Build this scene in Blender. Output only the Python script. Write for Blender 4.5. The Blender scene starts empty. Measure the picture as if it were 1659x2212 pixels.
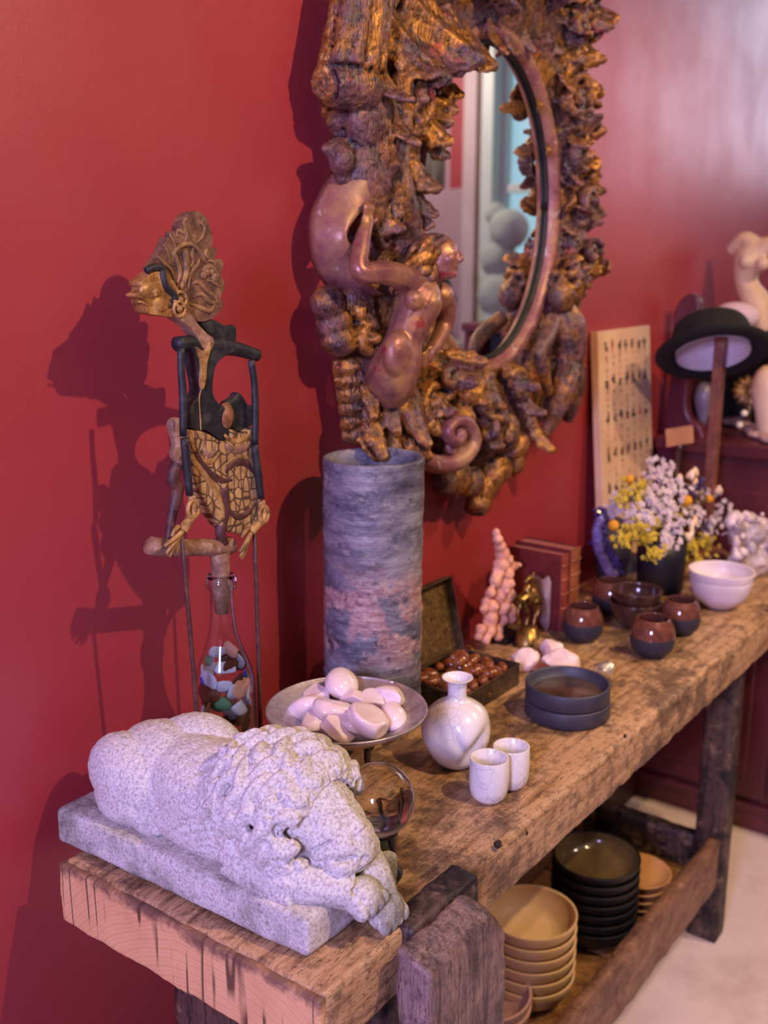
import bpy, bmesh, math, random
import numpy as np
from mathutils import Vector, Matrix, Quaternion

PI = math.pi
D = bpy.data
SC = bpy.context.scene
COL = SC.collection

# ------------------------------------------------------------------ camera
F_PX = 2277.0; CX = 829.5; CY = 1106.0
CAM_Z = 1.44
PITCH = math.atan2(556, F_PX); HEAD = math.radians(36.7)
FW = Vector((math.cos(HEAD)*math.cos(PITCH), math.sin(HEAD)*math.cos(PITCH), -math.sin(PITCH)))
RT = Vector((math.sin(HEAD), -math.cos(HEAD), 0.0))
UP = RT.cross(FW)
CAM = Vector((0, 0, CAM_Z))
cd = D.cameras.new('camera'); cam = D.objects.new('camera', cd); COL.objects.link(cam)
cd.sensor_fit = 'VERTICAL'; cd.sensor_height = 36.0; cd.sensor_width = 27.0
cd.lens = F_PX/2212*36.0
cd.clip_start = .02
cam.matrix_world = Matrix(((RT.x, UP.x, -FW.x, 0), (RT.y, UP.y, -FW.y, 0), (RT.z, UP.z, -FW.z, CAM_Z), (0, 0, 0, 1)))
cd.dof.use_dof = True; cd.dof.focus_distance = 1.17; cd.dof.aperture_fstop = 4.4
SC.camera = cam

# ------------------------------------------------------------------ world, exposure, large lights
SC.view_settings.view_transform = 'Standard'
SC.view_settings.look = 'None'
SC.view_settings.exposure = -0.04
SC.view_settings.gamma = 1.0
SC.view_settings.use_curve_mapping = False
w = D.worlds.new('world'); SC.world = w; w.use_nodes = True
w.node_tree.nodes['Background'].inputs[0].default_value = (.55, .62, .9, 1)
w.node_tree.nodes['Background'].inputs[1].default_value = 1.0

def lamp(name, kind, loc, target, energy, color, **kw):
    ld = D.lights.new(name, kind); ld.energy = energy; ld.color = color
    for k, v in kw.items(): setattr(ld, k, v)
    o = D.objects.new(name, ld); COL.objects.link(o); o.location = loc
    d = Vector(target)-Vector(loc)
    o.rotation_euler = d.to_track_quat('-Z', 'Y').to_euler()
    return o
# violet daylight through the window behind the camera; warm ceiling spot over the bench; the other lamps are added
lamp('window_daylight', 'AREA', (-1.42, -.12, 1.84), (1.1, .7, .9), 84, (.52, .46, 1.0), shape='RECTANGLE', size=.34, size_y=.62)
lamp('ceiling_spot_near', 'SPOT', (1.12, -.52, 2.46), (1.1, .75, 1.0), 104, (1.0, .68, .35), spot_size=math.radians(100), spot_blend=.5, shadow_soft_size=.018)
lamp('added_spot_cabinet', 'SPOT', (2.35, -.35, 2.46), (2.45, .8, .9), 62, (1.0, .69, .38), spot_size=math.radians(85), spot_blend=.6, shadow_soft_size=.025)  # added warm spot, lights the cabinet, statue and far bench end
lamp('added_spot_end_wall', 'SPOT', (3.6, -1.1, 2.5), (4.5, -.8, 1.4), 60, (1.0, .86, .78), spot_size=math.radians(110), spot_blend=.6, shadow_soft_size=.03)  # added lamp, brightens the end wall that the mirror reflects
lamp('added_spot_floor', 'SPOT', (2.5, -1.0, 2.6), (2.0, .2, 0), 75, (1.0, .76, .68), spot_size=math.radians(62), spot_blend=.8, shadow_soft_size=.06)  # added lamp out of view, brightens the floor beside the bench
lamp('overhead_fill', 'AREA', (1.0, -1.1, 2.62), (1.0, -.6, 0), 7, (1.0, .80, .70), shape='RECTANGLE', size=2.6, size_y=1.4)  # added soft fill from overhead, not a fixture of the room

# ------------------------------------------------------------------ pixel of the photograph -> point of the place
def ray(x, y): return FW + RT*((x-CX)/F_PX) - UP*((y-CY)/F_PX)
def onY(x, y, Y):
    r = ray(x, y); return CAM + r*(Y/r.y)
def onX(x, y, X):
    r = ray(x, y); return CAM + r*(X/r.x)
def onZ(x, y, z):
    r = ray(x, y); return CAM + r*((z-CAM_Z)/r.z)
def onT(x, y, t): return CAM + ray(x, y)*t

TOP = .75       # bench top
YW = 1.03       # back wall

# ------------------------------------------------------------------ numpy noise
def _hash(ix, iy, iz, seed):
    h = (ix.astype(np.int64)*374761393 + iy.astype(np.int64)*668265263 + iz.astype(np.int64)*2147483647 + seed*974634777) & 0xffffffff
    h = ((h ^ (h >> 13))*1274126177) & 0xffffffff
    h = ((h ^ (h >> 16))*2246822519) & 0xffffffff
    return ((h ^ (h >> 15)) & 0xffff)/65535.0
def vnoise(p, scale=1.0, seed=0):
    q = p*scale; i = np.floor(q).astype(np.int64); f = q-i; f = f*f*(3-2*f)
    r = 0
    for dx in (0, 1):
        wx = f[:, 0] if dx else 1-f[:, 0]
        for dy in (0, 1):
            wy = f[:, 1] if dy else 1-f[:, 1]
            for dz in (0, 1):
                wz = f[:, 2] if dz else 1-f[:, 2]
                r = r + wx*wy*wz*_hash(i[:, 0]+dx, i[:, 1]+dy, i[:, 2]+dz, seed)
    return r*2-1
def fbm(p, scale, octv=4, seed=0):
    s = 0; a = 1.0; t = 0
    for k in range(octv):
        s = s+a*vnoise(p, scale*2**k, seed+k*17); t += a; a *= .5
    return s/t
def coords(me):
    a = np.empty(len(me.vertices)*3, 'f'); me.vertices.foreach_get('co', a); return a.reshape(-1, 3).astype('d')
def normals(me):
    a = np.empty(len(me.vertices)*3, 'f'); me.vertices.foreach_get('normal', a); return a.reshape(-1, 3).astype('d')
def setco(me, a):
    me.vertices.foreach_set('co', a.astype('f').ravel()); me.update()

# ------------------------------------------------------------------ materials
def S(h):
    h = h.lstrip('#'); v = [int(h[i:i+2], 16)/255 for i in (0, 2, 4)]
    return tuple((x/12.92 if x <= .04045 else ((x+.055)/1.055)**2.4) for x in v)+(1,)
class NT:
    def __init__(s, name):
        m = D.materials.new(name); m.use_nodes = True; s.m = m; s.t = m.node_tree; s.n = s.t.nodes; s.l = s.t.links
        s.b = s.n['Principled BSDF']; s.tc = s.n.new('ShaderNodeTexCoord').outputs['Object']
    def lk(s, a, b): s.l.new(a, b)
    def mapp(s, scale=(1, 1, 1), rot=(0, 0, 0), loc=(0, 0, 0), src=None):
        n = s.n.new('ShaderNodeMapping'); n.inputs['Scale'].default_value = scale; n.inputs['Rotation'].default_value = rot; n.inputs['Location'].default_value = loc
        s.lk(src or s.tc, n.inputs[0]); return n.outputs[0]
    def noise(s, scale, detail=4, rough=.55, vec=None, dist=0):
        n = s.n.new('ShaderNodeTexNoise'); n.inputs['Scale'].default_value = scale; n.inputs['Detail'].default_value = detail
        n.inputs['Roughness'].default_value = rough; n.inputs['Distortion'].default_value = dist
        s.lk(vec or s.tc, n.inputs['Vector']); return n.outputs[0]
    def vor(s, scale, feature='F1', vec=None, out=0, rnd=1):
        n = s.n.new('ShaderNodeTexVoronoi'); n.feature = feature; n.inputs['Scale'].default_value = scale
        n.inputs['Randomness'].default_value = rnd
        s.lk(vec or s.tc, n.inputs['Vector']); return n.outputs[out]
    def wave(s, scale, vec=None, dist=4, detail=3, dscale=1, typ='BANDS', dr='X'):
        n = s.n.new('ShaderNodeTexWave'); n.wave_type = typ
        if typ == 'BANDS': n.bands_direction = dr
        else: n.rings_direction = dr
        n.inputs['Scale'].default_value = scale; n.inputs['Distortion'].default_value = dist; n.inputs['Detail'].default_value = detail; n.inputs['Detail Scale'].default_value = dscale
        s.lk(vec or s.tc, n.inputs['Vector']); return n.outputs[1]
    def ramp(s, fac, stops, interp='LINEAR'):
        n = s.n.new('ShaderNodeValToRGB'); e = n.color_ramp; e.interpolation = interp
        while len(e.elements) < len(stops): e.elements.new(.5)
        for el, (p, c) in zip(e.elements, stops):
            el.position = p; el.color = c if len(c) == 4 else tuple(c)+(1,)
        s.lk(fac, n.inputs[0]); return n.outputs[0]
    def mix(s, fac, a, b, mode='MIX'):
        n = s.n.new('ShaderNodeMix'); n.data_type = 'RGBA'; n.blend_type = mode
        for v, i in ((fac, 0), (a, 6), (b, 7)):
            if hasattr(v, 'is_linked') or hasattr(v, 'links'): s.lk(v, n.inputs[i])
            else: n.inputs[i].default_value = v
        return n.outputs[2]
    def math(s, op, a, b=0.0, clamp=False):
        n = s.n.new('ShaderNodeMath'); n.operation = op; n.use_clamp = clamp
        for v, i in ((a, 0), (b, 1)):
            if hasattr(v, 'links'): s.lk(v, n.inputs[i])
            else: n.inputs[i].default_value = v
        return n.outputs[0]
    def sep(s, vec=None):
        n = s.n.new('ShaderNodeSeparateXYZ'); s.lk(vec or s.tc, n.inputs[0]); return n.outputs
    def bump(s, h, strength=.5, dist=.002, prev=None):
        n = s.n.new('ShaderNodeBump'); n.inputs['Strength'].default_value = strength; n.inputs['Distance'].default_value = dist
        s.lk(h, n.inputs['Height'])
        if prev: s.lk(prev, n.inputs['Normal'])
        s.lk(n.outputs[0], s.b.inputs['Normal']); return n.outputs[0]
    def set(s, **k):
        for a, v in k.items():
            i = s.b.inputs[{'col': 'Base Color', 'rough': 'Roughness', 'metal': 'Metallic', 'trans': 'Transmission Weight', 'ior': 'IOR', 'coat': 'Coat Weight', 'sss': 'Subsurface Weight', 'sheen': 'Sheen Weight', 'spec': 'Specular IOR Level', 'alpha': 'Alpha'}[a]]
            if hasattr(v, 'links'): s.lk(v, i)
            else: i.default_value = v
        return s
GREY = lambda v: (v, v, v, 1)
def simple(name, c1, c2=None, scale=30, rough=.5, metal=0, bump=0, bscale=200, bdist=.001, det=4, **k):
    t = NT(name); c1 = S(c1); c2 = S(c2) if c2 else c1
    t.set(col=t.ramp(t.noise(scale, det), [(.35, c1), (.68, c2)]), rough=rough, metal=metal, **k)
    if bump: t.bump(t.noise(bscale, 4), bump, bdist)
    return t.m

# ------------------------------------------------------------------ mesh helpers
def obj(name, bm, m, parent=None, smooth=True, bevel=0, sub=0, seg=2, loc=None):
    """bm is in place coordinates; the mesh is stored about its parent's base (or loc)."""
    if isinstance(bm, bmesh.types.BMesh):
        me = D.meshes.new(name); bm.normal_update(); bm.to_mesh(me); bm.free()
    else: me = bm
    o = D.objects.new(name, me); COL.objects.link(o)
    if m is not None:
        me.materials.clear(); me.materials.append(m)
    base = None
    if parent is not None:
        p = parent; base = Vector((0, 0, 0))
        while p is not None: base = base+p.location; p = p.parent
        o.parent = parent
    elif loc is not None:
        base = Vector(loc); o.location = base
    if base is not None: me.transform(Matrix.Translation(-base))
    if smooth: me.polygons.foreach_set('use_smooth', [True]*len(me.polygons))
    if bevel:
        b = o.modifiers.new('bevel', 'BEVEL'); b.width = bevel; b.segments = seg; b.limit_method = 'ANGLE'; b.angle_limit = math.radians(35)
        b.harden_normals = False
        if smooth and not sub:
            try: me.set_sharp_from_angle(angle=math.radians(50))
            except Exception: pass
    if sub:
        s = o.modifiers.new('subd', 'SUBSURF'); s.levels = sub; s.render_levels = sub
    return o
def tag(o, label=None, cat=None, group=None, kind=None):
    if label: o['label'] = label
    if cat: o['category'] = cat
    if group: o['group'] = group
    if kind: o['kind'] = kind
    return o
def thing(name, label, cat, loc=(0, 0, 0), group=None):
    o = D.objects.new(name, None); COL.objects.link(o); o.location = loc; o.empty_display_size = .03
    return tag(o, label, cat, group)
def copy_tree(o, parent=None):
    c = o.copy(); COL.objects.link(c)
    if parent: c.parent = parent
    for ch in [x for x in D.objects if x.parent == o]: copy_tree(ch, c)
    return c
def B(): return bmesh.new()
def box(bm, x0, x1, y0, y1, z0, z1, mat=None):
    vs = [bm.verts.new(Vector(p)) for p in ((x0, y0, z0), (x1, y0, z0), (x1, y1, z0), (x0, y1, z0), (x0, y0, z1), (x1, y0, z1), (x1, y1, z1), (x0, y1, z1))]
    for f in ((3, 2, 1, 0), (4, 5, 6, 7), (0, 1, 5, 4), (1, 2, 6, 5), (2, 3, 7, 6), (3, 0, 4, 7)): bm.faces.new([vs[i] for i in f])
    if mat:
        for v in vs: v.co = mat @ v.co
    return vs
def sbox(bm, c, sx, sy, sz, rot=None):
    m = Matrix.Translation(Vector(c)) @ (rot.to_4x4() if rot else Matrix.Identity(4))
    return box(bm, -sx/2, sx/2, -sy/2, sy/2, -sz/2, sz/2, m)
def gridbox(bm, x0, x1, y0, y1, z0, z1, s):
    """box whose faces are grids of about s, welded."""
    nx, ny, nz = [max(1, int(round((b-a)/s))) for a, b in ((x0, x1), (y0, y1), (z0, z1))]
    vd = {}
    def V(i, j, k):
        if (i, j, k) not in vd: vd[(i, j, k)] = bm.verts.new((x0+(x1-x0)*i/nx, y0+(y1-y0)*j/ny, z0+(z1-z0)*k/nz))
        return vd[(i, j, k)]
    for i in range(nx):
        for j in range(ny):
            bm.faces.new((V(i, j, 0), V(i, j+1, 0), V(i+1, j+1, 0), V(i+1, j, 0)))
            bm.faces.new((V(i, j, nz), V(i+1, j, nz), V(i+1, j+1, nz), V(i, j+1, nz)))
    for i in range(nx):
        for k in range(nz):
            bm.faces.new((V(i, 0, k), V(i+1, 0, k), V(i+1, 0, k+1), V(i, 0, k+1)))
            bm.faces.new((V(i, ny, k), V(i, ny, k+1), V(i+1, ny, k+1), V(i+1, ny, k)))
    for j in range(ny):
        for k in range(nz):
            bm.faces.new((V(0, j, k), V(0, j, k+1), V(0, j+1, k+1), V(0, j+1, k)))
            bm.faces.new((V(nx, j, k), V(nx, j+1, k), V(nx, j+1, k+1), V(nx, j, k+1)))
def roundify(a, lo, hi, r):
    """pull the points of a box in so that its edges are rounded with radius r."""
    lo = np.array(lo); hi = np.array(hi); c = np.clip(a, lo+r, hi-r); d = a-c; n = np.linalg.norm(d, axis=1, keepdims=True)
    m = n[:, 0] > 1e-9; q = a.copy()
    outer = np.maximum(np.abs(d).max(axis=1, keepdims=True), 1e-9)
    q[m] = c[m]+d[m]/n[m]*np.minimum(outer[m], r)
    return q
def lathe(bm, prof, seg=48, c=(0, 0, 0), closed=False, rot=None, wob=None):
    """prof: list of (r, z)."""
    c = Vector(c); rings = []
    for r, z in prof:
        if r < 1e-6:
            p = Vector((0, 0, z)); p = rot @ p if rot else p
            rings.append([bm.verts.new(c+p)])
        else:
            ring = []
            for i in range(seg):
                a = 2*PI*i/seg; rr = r*(1+(wob(a, z) if wob else 0)); p = Vector((rr*math.cos(a), rr*math.sin(a), z)); p = rot @ p if rot else p
                ring.append(bm.verts.new(c+p))
            rings.append(ring)
    pairs = list(zip(rings[:-1], rings[1:]))
    if closed: pairs.append((rings[-1], rings[0]))
    for A, Bq in pairs:
        if len(A) == 1 and len(Bq) == 1: continue
        for i in range(seg):
            j = (i+1) % seg
            if len(A) == 1: bm.faces.new((A[0], Bq[j], Bq[i]))
            elif len(Bq) == 1: bm.faces.new((A[i], A[j], Bq[0]))
            else: bm.faces.new((A[i], A[j], Bq[j], Bq[i]))
def cr(pts, n=6):
    """Catmull-Rom through points (any dimension tuples)."""
    P = [np.array(p, 'd') for p in pts]; P = [2*P[0]-P[1]]+P+[2*P[-1]-P[-2]]; out = []
    for i in range(1, len(P)-2):
        for k in range(n):
            t = k/n; a, b, c, d = P[i-1:i+3]
            out.append(.5*((2*b)+(-a+c)*t+(2*a-5*b+4*c-d)*t*t+(-a+3*b-3*c+d)*t**3))
    out.append(P[-2]); return out
def tube(bm, pts, rad, seg=10, smooth=4, flat=1.0, up=None):
    """closed tube through 3-D points; rad number or list; flat squashes along the up direction."""
    if not hasattr(rad, '__len__'): rad = [rad]*len(pts)
    q = [tuple(p)+(r,) for p, r in zip(pts, rad)]
    if smooth > 1 and len(q) > 2: q = cr(q, smooth)
    P = [Vector(x[:3]) for x in q]; R = [max(float(x[3]), 1e-5) for x in q]
    rings = []; N = None
    for i, p in enumerate(P):
        t = (P[min(i+1, len(P)-1)]-P[max(i-1, 0)])
        t = t.normalized() if t.length > 1e-9 else Vector((0, 0, 1))
        if up is not None:
            N = Vector(up)-t*t.dot(Vector(up)); N = N.normalized() if N.length > 1e-6 else t.orthogonal().normalized()
        elif N is None: N = t.orthogonal().normalized()
        else:
            N = N-t*t.dot(N); N = N.normalized() if N.length > 1e-6 else t.orthogonal().normalized()
        Bn = t.cross(N)
        rings.append([bm.verts.new(p+(N*math.cos(2*PI*k/seg)*flat+Bn*math.sin(2*PI*k/seg))*R[i]) for k in range(seg)])
    for A, C in zip(rings[:-1], rings[1:]):
        for k in range(seg):
            j = (k+1) % seg; bm.faces.new((A[k], A[j], C[j], C[k]))
    bm.faces.new(rings[0][::-1]); bm.faces.new(rings[-1])
def ball(bm, c, r, rot=None, sub=3):
    """ellipsoid; r number or triple."""
    if not hasattr(r, '__len__'): r = (r, r, r)
    m = Matrix.Translation(Vector(c)) @ (rot.to_4x4() if rot else Matrix.Identity(4)) @ Matrix.Diagonal((r[0], r[1], r[2], 1))
    return bmesh.ops.create_icosphere(bm, subdivisions=sub, radius=1, matrix=m)['verts']
def euler(x, y, z): return Matrix.Rotation(z, 3, 'Z') @ Matrix.Rotation(y, 3, 'Y') @ Matrix.Rotation(x, 3, 'X')
def frame_rot(t, n):
    """3x3 with local x = t, local z ~ n."""
    t = Vector(t).normalized(); n = Vector(n); n = (n-t*t.dot(n)).normalized(); b = n.cross(t)
    return Matrix((t, b, n)).transposed()
def plate(bm, pts, off, thick):
    """solid from an outline of 3-D points, extruded by off (Vector direction) * thick, centred."""
    o = Vector(off)*thick/2
    A = [bm.verts.new(Vector(p)-o) for p in pts]; C = [bm.verts.new(Vector(p)+o) for p in pts]
    bm.faces.new(A); bm.faces.new(C[::-1])
    n = len(A)
    for i in range(n): bm.faces.new((A[i], C[i], C[(i+1) % n], A[(i+1) % n]))
    bmesh.ops.recalc_face_normals(bm, faces=bm.faces[:])
def remesh(bm, voxel, smooth=0, fac=.5):
    me = D.meshes.new('tmp'); bm.to_mesh(me); bm.free()
    o = D.objects.new('tmp', me); COL.objects.link(o)
    r = o.modifiers.new('r', 'REMESH'); r.mode = 'VOXEL'; r.voxel_size = voxel
    if smooth:
        s = o.modifiers.new('s', 'SMOOTH'); s.iterations = smooth; s.factor = fac
    dg = bpy.context.evaluated_depsgraph_get(); dg.update()
    out = D.meshes.new_from_object(o.evaluated_get(dg))
    D.objects.remove(o); D.meshes.remove(me)
    return out
def displace(me, fn):
    a = coords(me); n = normals(me); setco(me, a+n*fn(a, n)[:, None])
def rock(c, r, seed, amp=.25, scale=1.6, sub=4, facets=0, rot=None):
    bm = B(); vs = ball(bm, (0, 0, 0), 1, sub=sub)
    a = np.array([v.co for v in vs]); rnd = np.random.RandomState(seed)
    if facets:
        for k in range(facets):
            d = rnd.normal(size=3); d /= np.linalg.norm(d); h = rnd.uniform(.55, .85)
            s = a @ d; a = a-np.outer(np.maximum(s-h, 0), d)
    n = fbm(a+seed*3.7, scale, 4, seed); a = a*(1+amp*n[:, None])
    r = r if hasattr(r, '__len__') else (r, r, r)
    m = np.array(rot) if rot else np.eye(3)
    a = (a*np.array(r)) @ m.T+np.array(c)
    for v, p in zip(vs, a): v.co = p
    return bm
# ================================================================== SETTING
def m_wall():
    t = NT('red_wall_paint')
    col = t.mix(t.ramp(t.noise(2.2, 3), [(.3, GREY(0)), (.7, GREY(1))]), S('#98303a'), S('#9f3638'))
    scf = t.math('GREATER_THAN', t.noise(26, 6, .7, dist=1.5), .735)
    t.set(col=t.mix(scf, col, S('#b4494a')), rough=t.ramp(t.noise(6, 4), [(.3, GREY(.36)), (.7, GREY(.46))]), spec=.75)
    t.bump(t.noise(210, 3), .22, .0007, t.bump(t.noise(35, 3), .15, .002)); return t.m
M_wall = m_wall()
def struct(name, bm, m, **k):
    o = obj(name, bm, m, **k); o['kind'] = 'structure'; return o
bm = B(); box(bm, -1.7, 4.7, YW, YW+.12, 0, 2.75); struct('wall_back', bm, M_wall, smooth=False)
t = NT('concrete_floor'); t.set(col=t.ramp(t.noise(5, 6, .65), [(.3, S('#c6afa6')), (.5, S('#dcc8c0')), (.7, S('#d0bab2'))]), rough=.6); t.bump(t.noise(60, 5), .3, .002)
bm = B(); box(bm, -1.7, 4.7, -3.2, YW+.12, -.1, 0); struct('floor', bm, t.m, smooth=False)
M_plaster = simple('cream_plaster', '#8f8074', '#857669', 3, .8)
M_mauve = simple('mauve_panel_paint', '#a8888a', '#9c7c80', 3, .7)
bm = B(); box(bm, -1.7, 4.7, -3.2, YW+.12, 2.75, 2.85); struct('ceiling', bm, M_plaster, smooth=False)
bm = B(); box(bm, -1.7, 4.7, -3.3, -3.2, 0, 2.75); struct('wall_front', bm, M_plaster, smooth=False)
# left wall with the window opening the violet daylight comes through
bm = B()
box(bm, -1.8, -1.7, -3.2, -.75, 0, 2.75); box(bm, -1.8, -1.7, .5, YW+.12, 0, 2.75)
box(bm, -1.8, -1.7, -.75, .5, 0, 1.35); box(bm, -1.8, -1.7, -.75, .5, 2.35, 2.75)
struct('wall_left', bm, M_plaster, smooth=False)
M_white_frame = simple('white_window_frame', '#c9cfc4', '#bfc6bb', 5, .45)
def window(name, x, y0, y1, z0, z1, nv, nh):
    bm = B(); w_ = .04
    for yy in [y0]+[y0+(y1-y0)*k/nv for k in range(1, nv)]+[y1]:
        box(bm, x-.03, x+.03, yy-w_/2, yy+w_/2, z0-w_/2, z1+w_/2)
    for zz in [z0]+[z0+(z1-z0)*k/nh for k in range(1, nh)]+[z1]:
        box(bm, x-.028, x+.028, y0, y1, zz-w_/2, zz+w_/2)
    return struct(name, bm, M_white_frame, smooth=False, bevel=.003)
window('window_1', -1.75, -.75, .5, 1.35, 2.35, 2, 1)
t = NT('window_glass'); t.set(col=(1, 1, 1, 1), rough=.02, trans=1, ior=1.1); M_pane = t.m
# end wall with the shop window that the mirror shows
bm = B()
box(bm, 4.6, 4.7, -.2, YW, 0, 1.72); box(bm, 4.6, 4.7, -.2, YW, 2.62, 2.75); box(bm, 4.6, 4.7, -.2, -.12, 1.72, 2.62); box(bm, 4.6, 4.7, .96, YW, 1.72, 2.62); box(bm, 4.6, 4.7, -.74, -.2, 0, .95); box(bm, 4.6, 4.7, -.74, -.2, 2.55, 2.75); box(bm, 4.6, 4.7, -1.02, -.91, 1.76, 2.75)
struct('wall_right', bm, M_wall, smooth=False)
bm = B(); box(bm, 4.6, 4.7, -3.2, -.91, 0, 1.76); box(bm, 4.6, 4.7, -1.2, -1.02, 1.76, 2.75); box(bm, 4.6, 4.7, -3.2, -1.2, 1.76, 2.75); struct('wall_end', bm, M_mauve, smooth=False)
bm = B(); box(bm, 4.55, 4.7, -.915, -.84, 0, 2.75); struct('trim_1', bm, simple('pale_post_paint', '#c2a9a6', '#b59c9a', 4, .6), smooth=False, bevel=.004)
bm = B(); box(bm, 4.57, 4.7, -.84, -.8, 0, 2.75); struct('trim_2', bm, simple('brown_post_wood', '#8a5c48', '#7a4f3e', 8, .5), smooth=False, bevel=.003)
bm = B(); box(bm, 4.53, 4.7, -.8, -.735, .9, 2.75); struct('trim_3', bm, M_white_frame, smooth=False, bevel=.004)
window('window_2', 4.65, -.735, -.2, .97, 2.53, 1, 2)
t = NT('daylit_sky_pane'); t.set(col=(0, 0, 0, 1)); t.b.inputs['Emission Color'].default_value = (.36, .60, .74, 1); t.b.inputs['Emission Strength'].default_value = 1.0
bm = B(); box(bm, 4.68, 4.69, -.735, -.2, .97, 2.53); o = struct('window_3', bm, t.m, smooth=False)
window('window_4', 4.65, -.12, .96, 1.72, 2.62, 2, 1)
t = NT('daylit_milky_pane'); t.set(col=(0, 0, 0, 1)); t.b.inputs['Emission Color'].default_value = (.80, .68, .86, 1); t.b.inputs['Emission Strength'].default_value = 5.5
bm = B(); box(bm, 4.68, 4.69, -.12, .96, 1.72, 2.62); struct('window_5', bm, t.m, smooth=False)
# curtain strips, top-level thing on the end wall
bm = B(); n = 60
for side in (0,):
    vs = []
    for i in range(n+1):
        y = -1.55+.5*i/n; x = 4.585+.012*math.sin(i*.9)
        vs.append((bm.verts.new((x, y, 1.77)), bm.verts.new((x, y, 2.7))))
    for a, b in zip(vs[:-1], vs[1:]): bm.faces.new((a[0], b[0], b[1], a[1]))
r = obj('curtain', bm, simple('olive_beige_curtain', '#8d8670', '#a89d80', 20, .8)); r.modifiers.new('s', 'SOLIDIFY').thickness = .004
tag(r, 'beige curtain on the far end wall, seen in the mirror beside the dark red strip', 'curtain')
# baseboard along the back wall behind the bench
bm = B(); box(bm, -1.7, 4.6, YW-.015, YW, 0, .09); struct('baseboard_back', bm, simple('dark_baseboard', '#3a1316', '#2c0e12', 9, .5), smooth=False, bevel=.003)

# ================================================================== WORKBENCH
def m_benchwood(name, light='#c49b70', mid='#8f6844', dark='#33241c', grain=(1.3, 14, 14), dirt=.5, along='X', bumps=.6):
    t = NT(name)
    g = {'X': (1.5, 16, 16), 'Y': (16, 1.5, 16), 'Z': (20, 20, 1.2)}[along]
    v = t.mapp(g)
    big = t.noise(3.2, 6, .68, v, 1.2)
    fine = t.noise(14, 5, .7, v)
    blotch = t.noise(9, 6, .72)
    col = t.ramp(big, [(.22, S(dark)), (.36, S(mid)), (.54, S(light)), (.72, S(light)), (.86, S(mid))])
    col = t.mix(t.ramp(blotch, [(.49, GREY(0)), (.58, GREY(min(1, dirt*1.35)))]), col, S(dark))
    sp = t.noise(55, 6, .75)
    col = t.mix(t.ramp(sp, [(.50, GREY(0)), (.62, GREY(.55))]), col, S(dark))
    col = t.mix(t.ramp(t.noise(32, 5, .7), [(.55, GREY(0)), (.7, GREY(.45))]), col, S('#c39b76'))
    crk = t.ramp(t.noise(6, 3, .5, t.mapp(tuple(x*2.2 for x in g)), .6), [(.485, GREY(1)), (.497, GREY(0)), (.503, GREY(0)), (.515, GREY(1))])
    ck = t.vor(34, 'DISTANCE_TO_EDGE', t.mapp((1, 1, 1), src=None)); 
    n = t.n.new('ShaderNodeMix'); n.data_type = 'VECTOR'
    col = t.mix(t.math('MULTIPLY', t.math('SUBTRACT', 1.0, crk), .8), col, S('#1a100d'))
    t.set(col=col, rough=t.ramp(blotch, [(.3, GREY(.34)), (.7, GREY(.62))]))
    p = t.bump(big, .5*bumps, .004); p = t.bump(sp, .45*bumps, .0012, p); t.bump(crk, .6*bumps, .001, p)
    return t.m
M_bench = m_benchwood('worn_bench_wood')
M_benchdark = m_benchwood('dark_bench_wood', '#5c453a', '#36262a', '#191114', along='Z', dirt=.8)
M_jaw = m_benchwood('weathered_grey_brown_wood', '#8f746e', '#5f4848', '#241a1e', along='Z', dirt=.35, bumps=1.1)
M_rail = m_benchwood('brown_rail_wood', '#8c6248', '#6d4a38', '#3c2820', along='X', dirt=.25)
M_shelfwood = m_benchwood('golden_shelf_wood', '#94683a', '#7a5530', '#3a2818', along='Y', dirt=.25)
# orange sawn end block
t = NT('orange_end_grain_wood')
v = t.mapp((1, 1, 1), loc=(0, .06, -.47))
rings = t.wave(30, v, 3.0, 2, .9, 'RINGS', 'X')
col = t.ramp(rings, [(.0, S('#dba672')), (.5, S('#e6b482')), (1, S('#dfab78'))])
col = t.mix(t.ramp(t.noise(7, 5, .7), [(.42, GREY(0)), (.7, GREY(.5))]), col, S('#b87a50'))
vc = t.mapp((1, 30, 1.6)); cr_n = t.noise(1.0, 1, .5, vc, .25)
crk = t.ramp(cr_n, [(.470, GREY(0)), (.488, GREY(1)), (.504, GREY(1)), (.522, GREY(0))])
sx = t.sep(); topm = t.ramp(t.math('ADD', sx[2], t.math('MULTIPLY', t.noise(22, 5, .75), .05)), [(.0, GREY(0)), (.758, GREY(0)), (.768, GREY(1))])
crk2 = t.math('MULTIPLY', crk, t.ramp(t.noise(1, 2, .5, t.mapp((1, 14, 9))), [(.46, GREY(0)), (.54, GREY(1))]))
col = t.mix(t.math('MULTIPLY', crk2, .85), col, S('#2a1510'))
col = t.mix(t.math('MULTIPLY', topm, .85), col, S('#5c4038'))
t.set(col=col, rough=.55); p = t.bump(crk2, -.8, .003); t.bump(t.noise(40, 5, .7), .35, .0015, p); M_endblock = t.m

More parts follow.
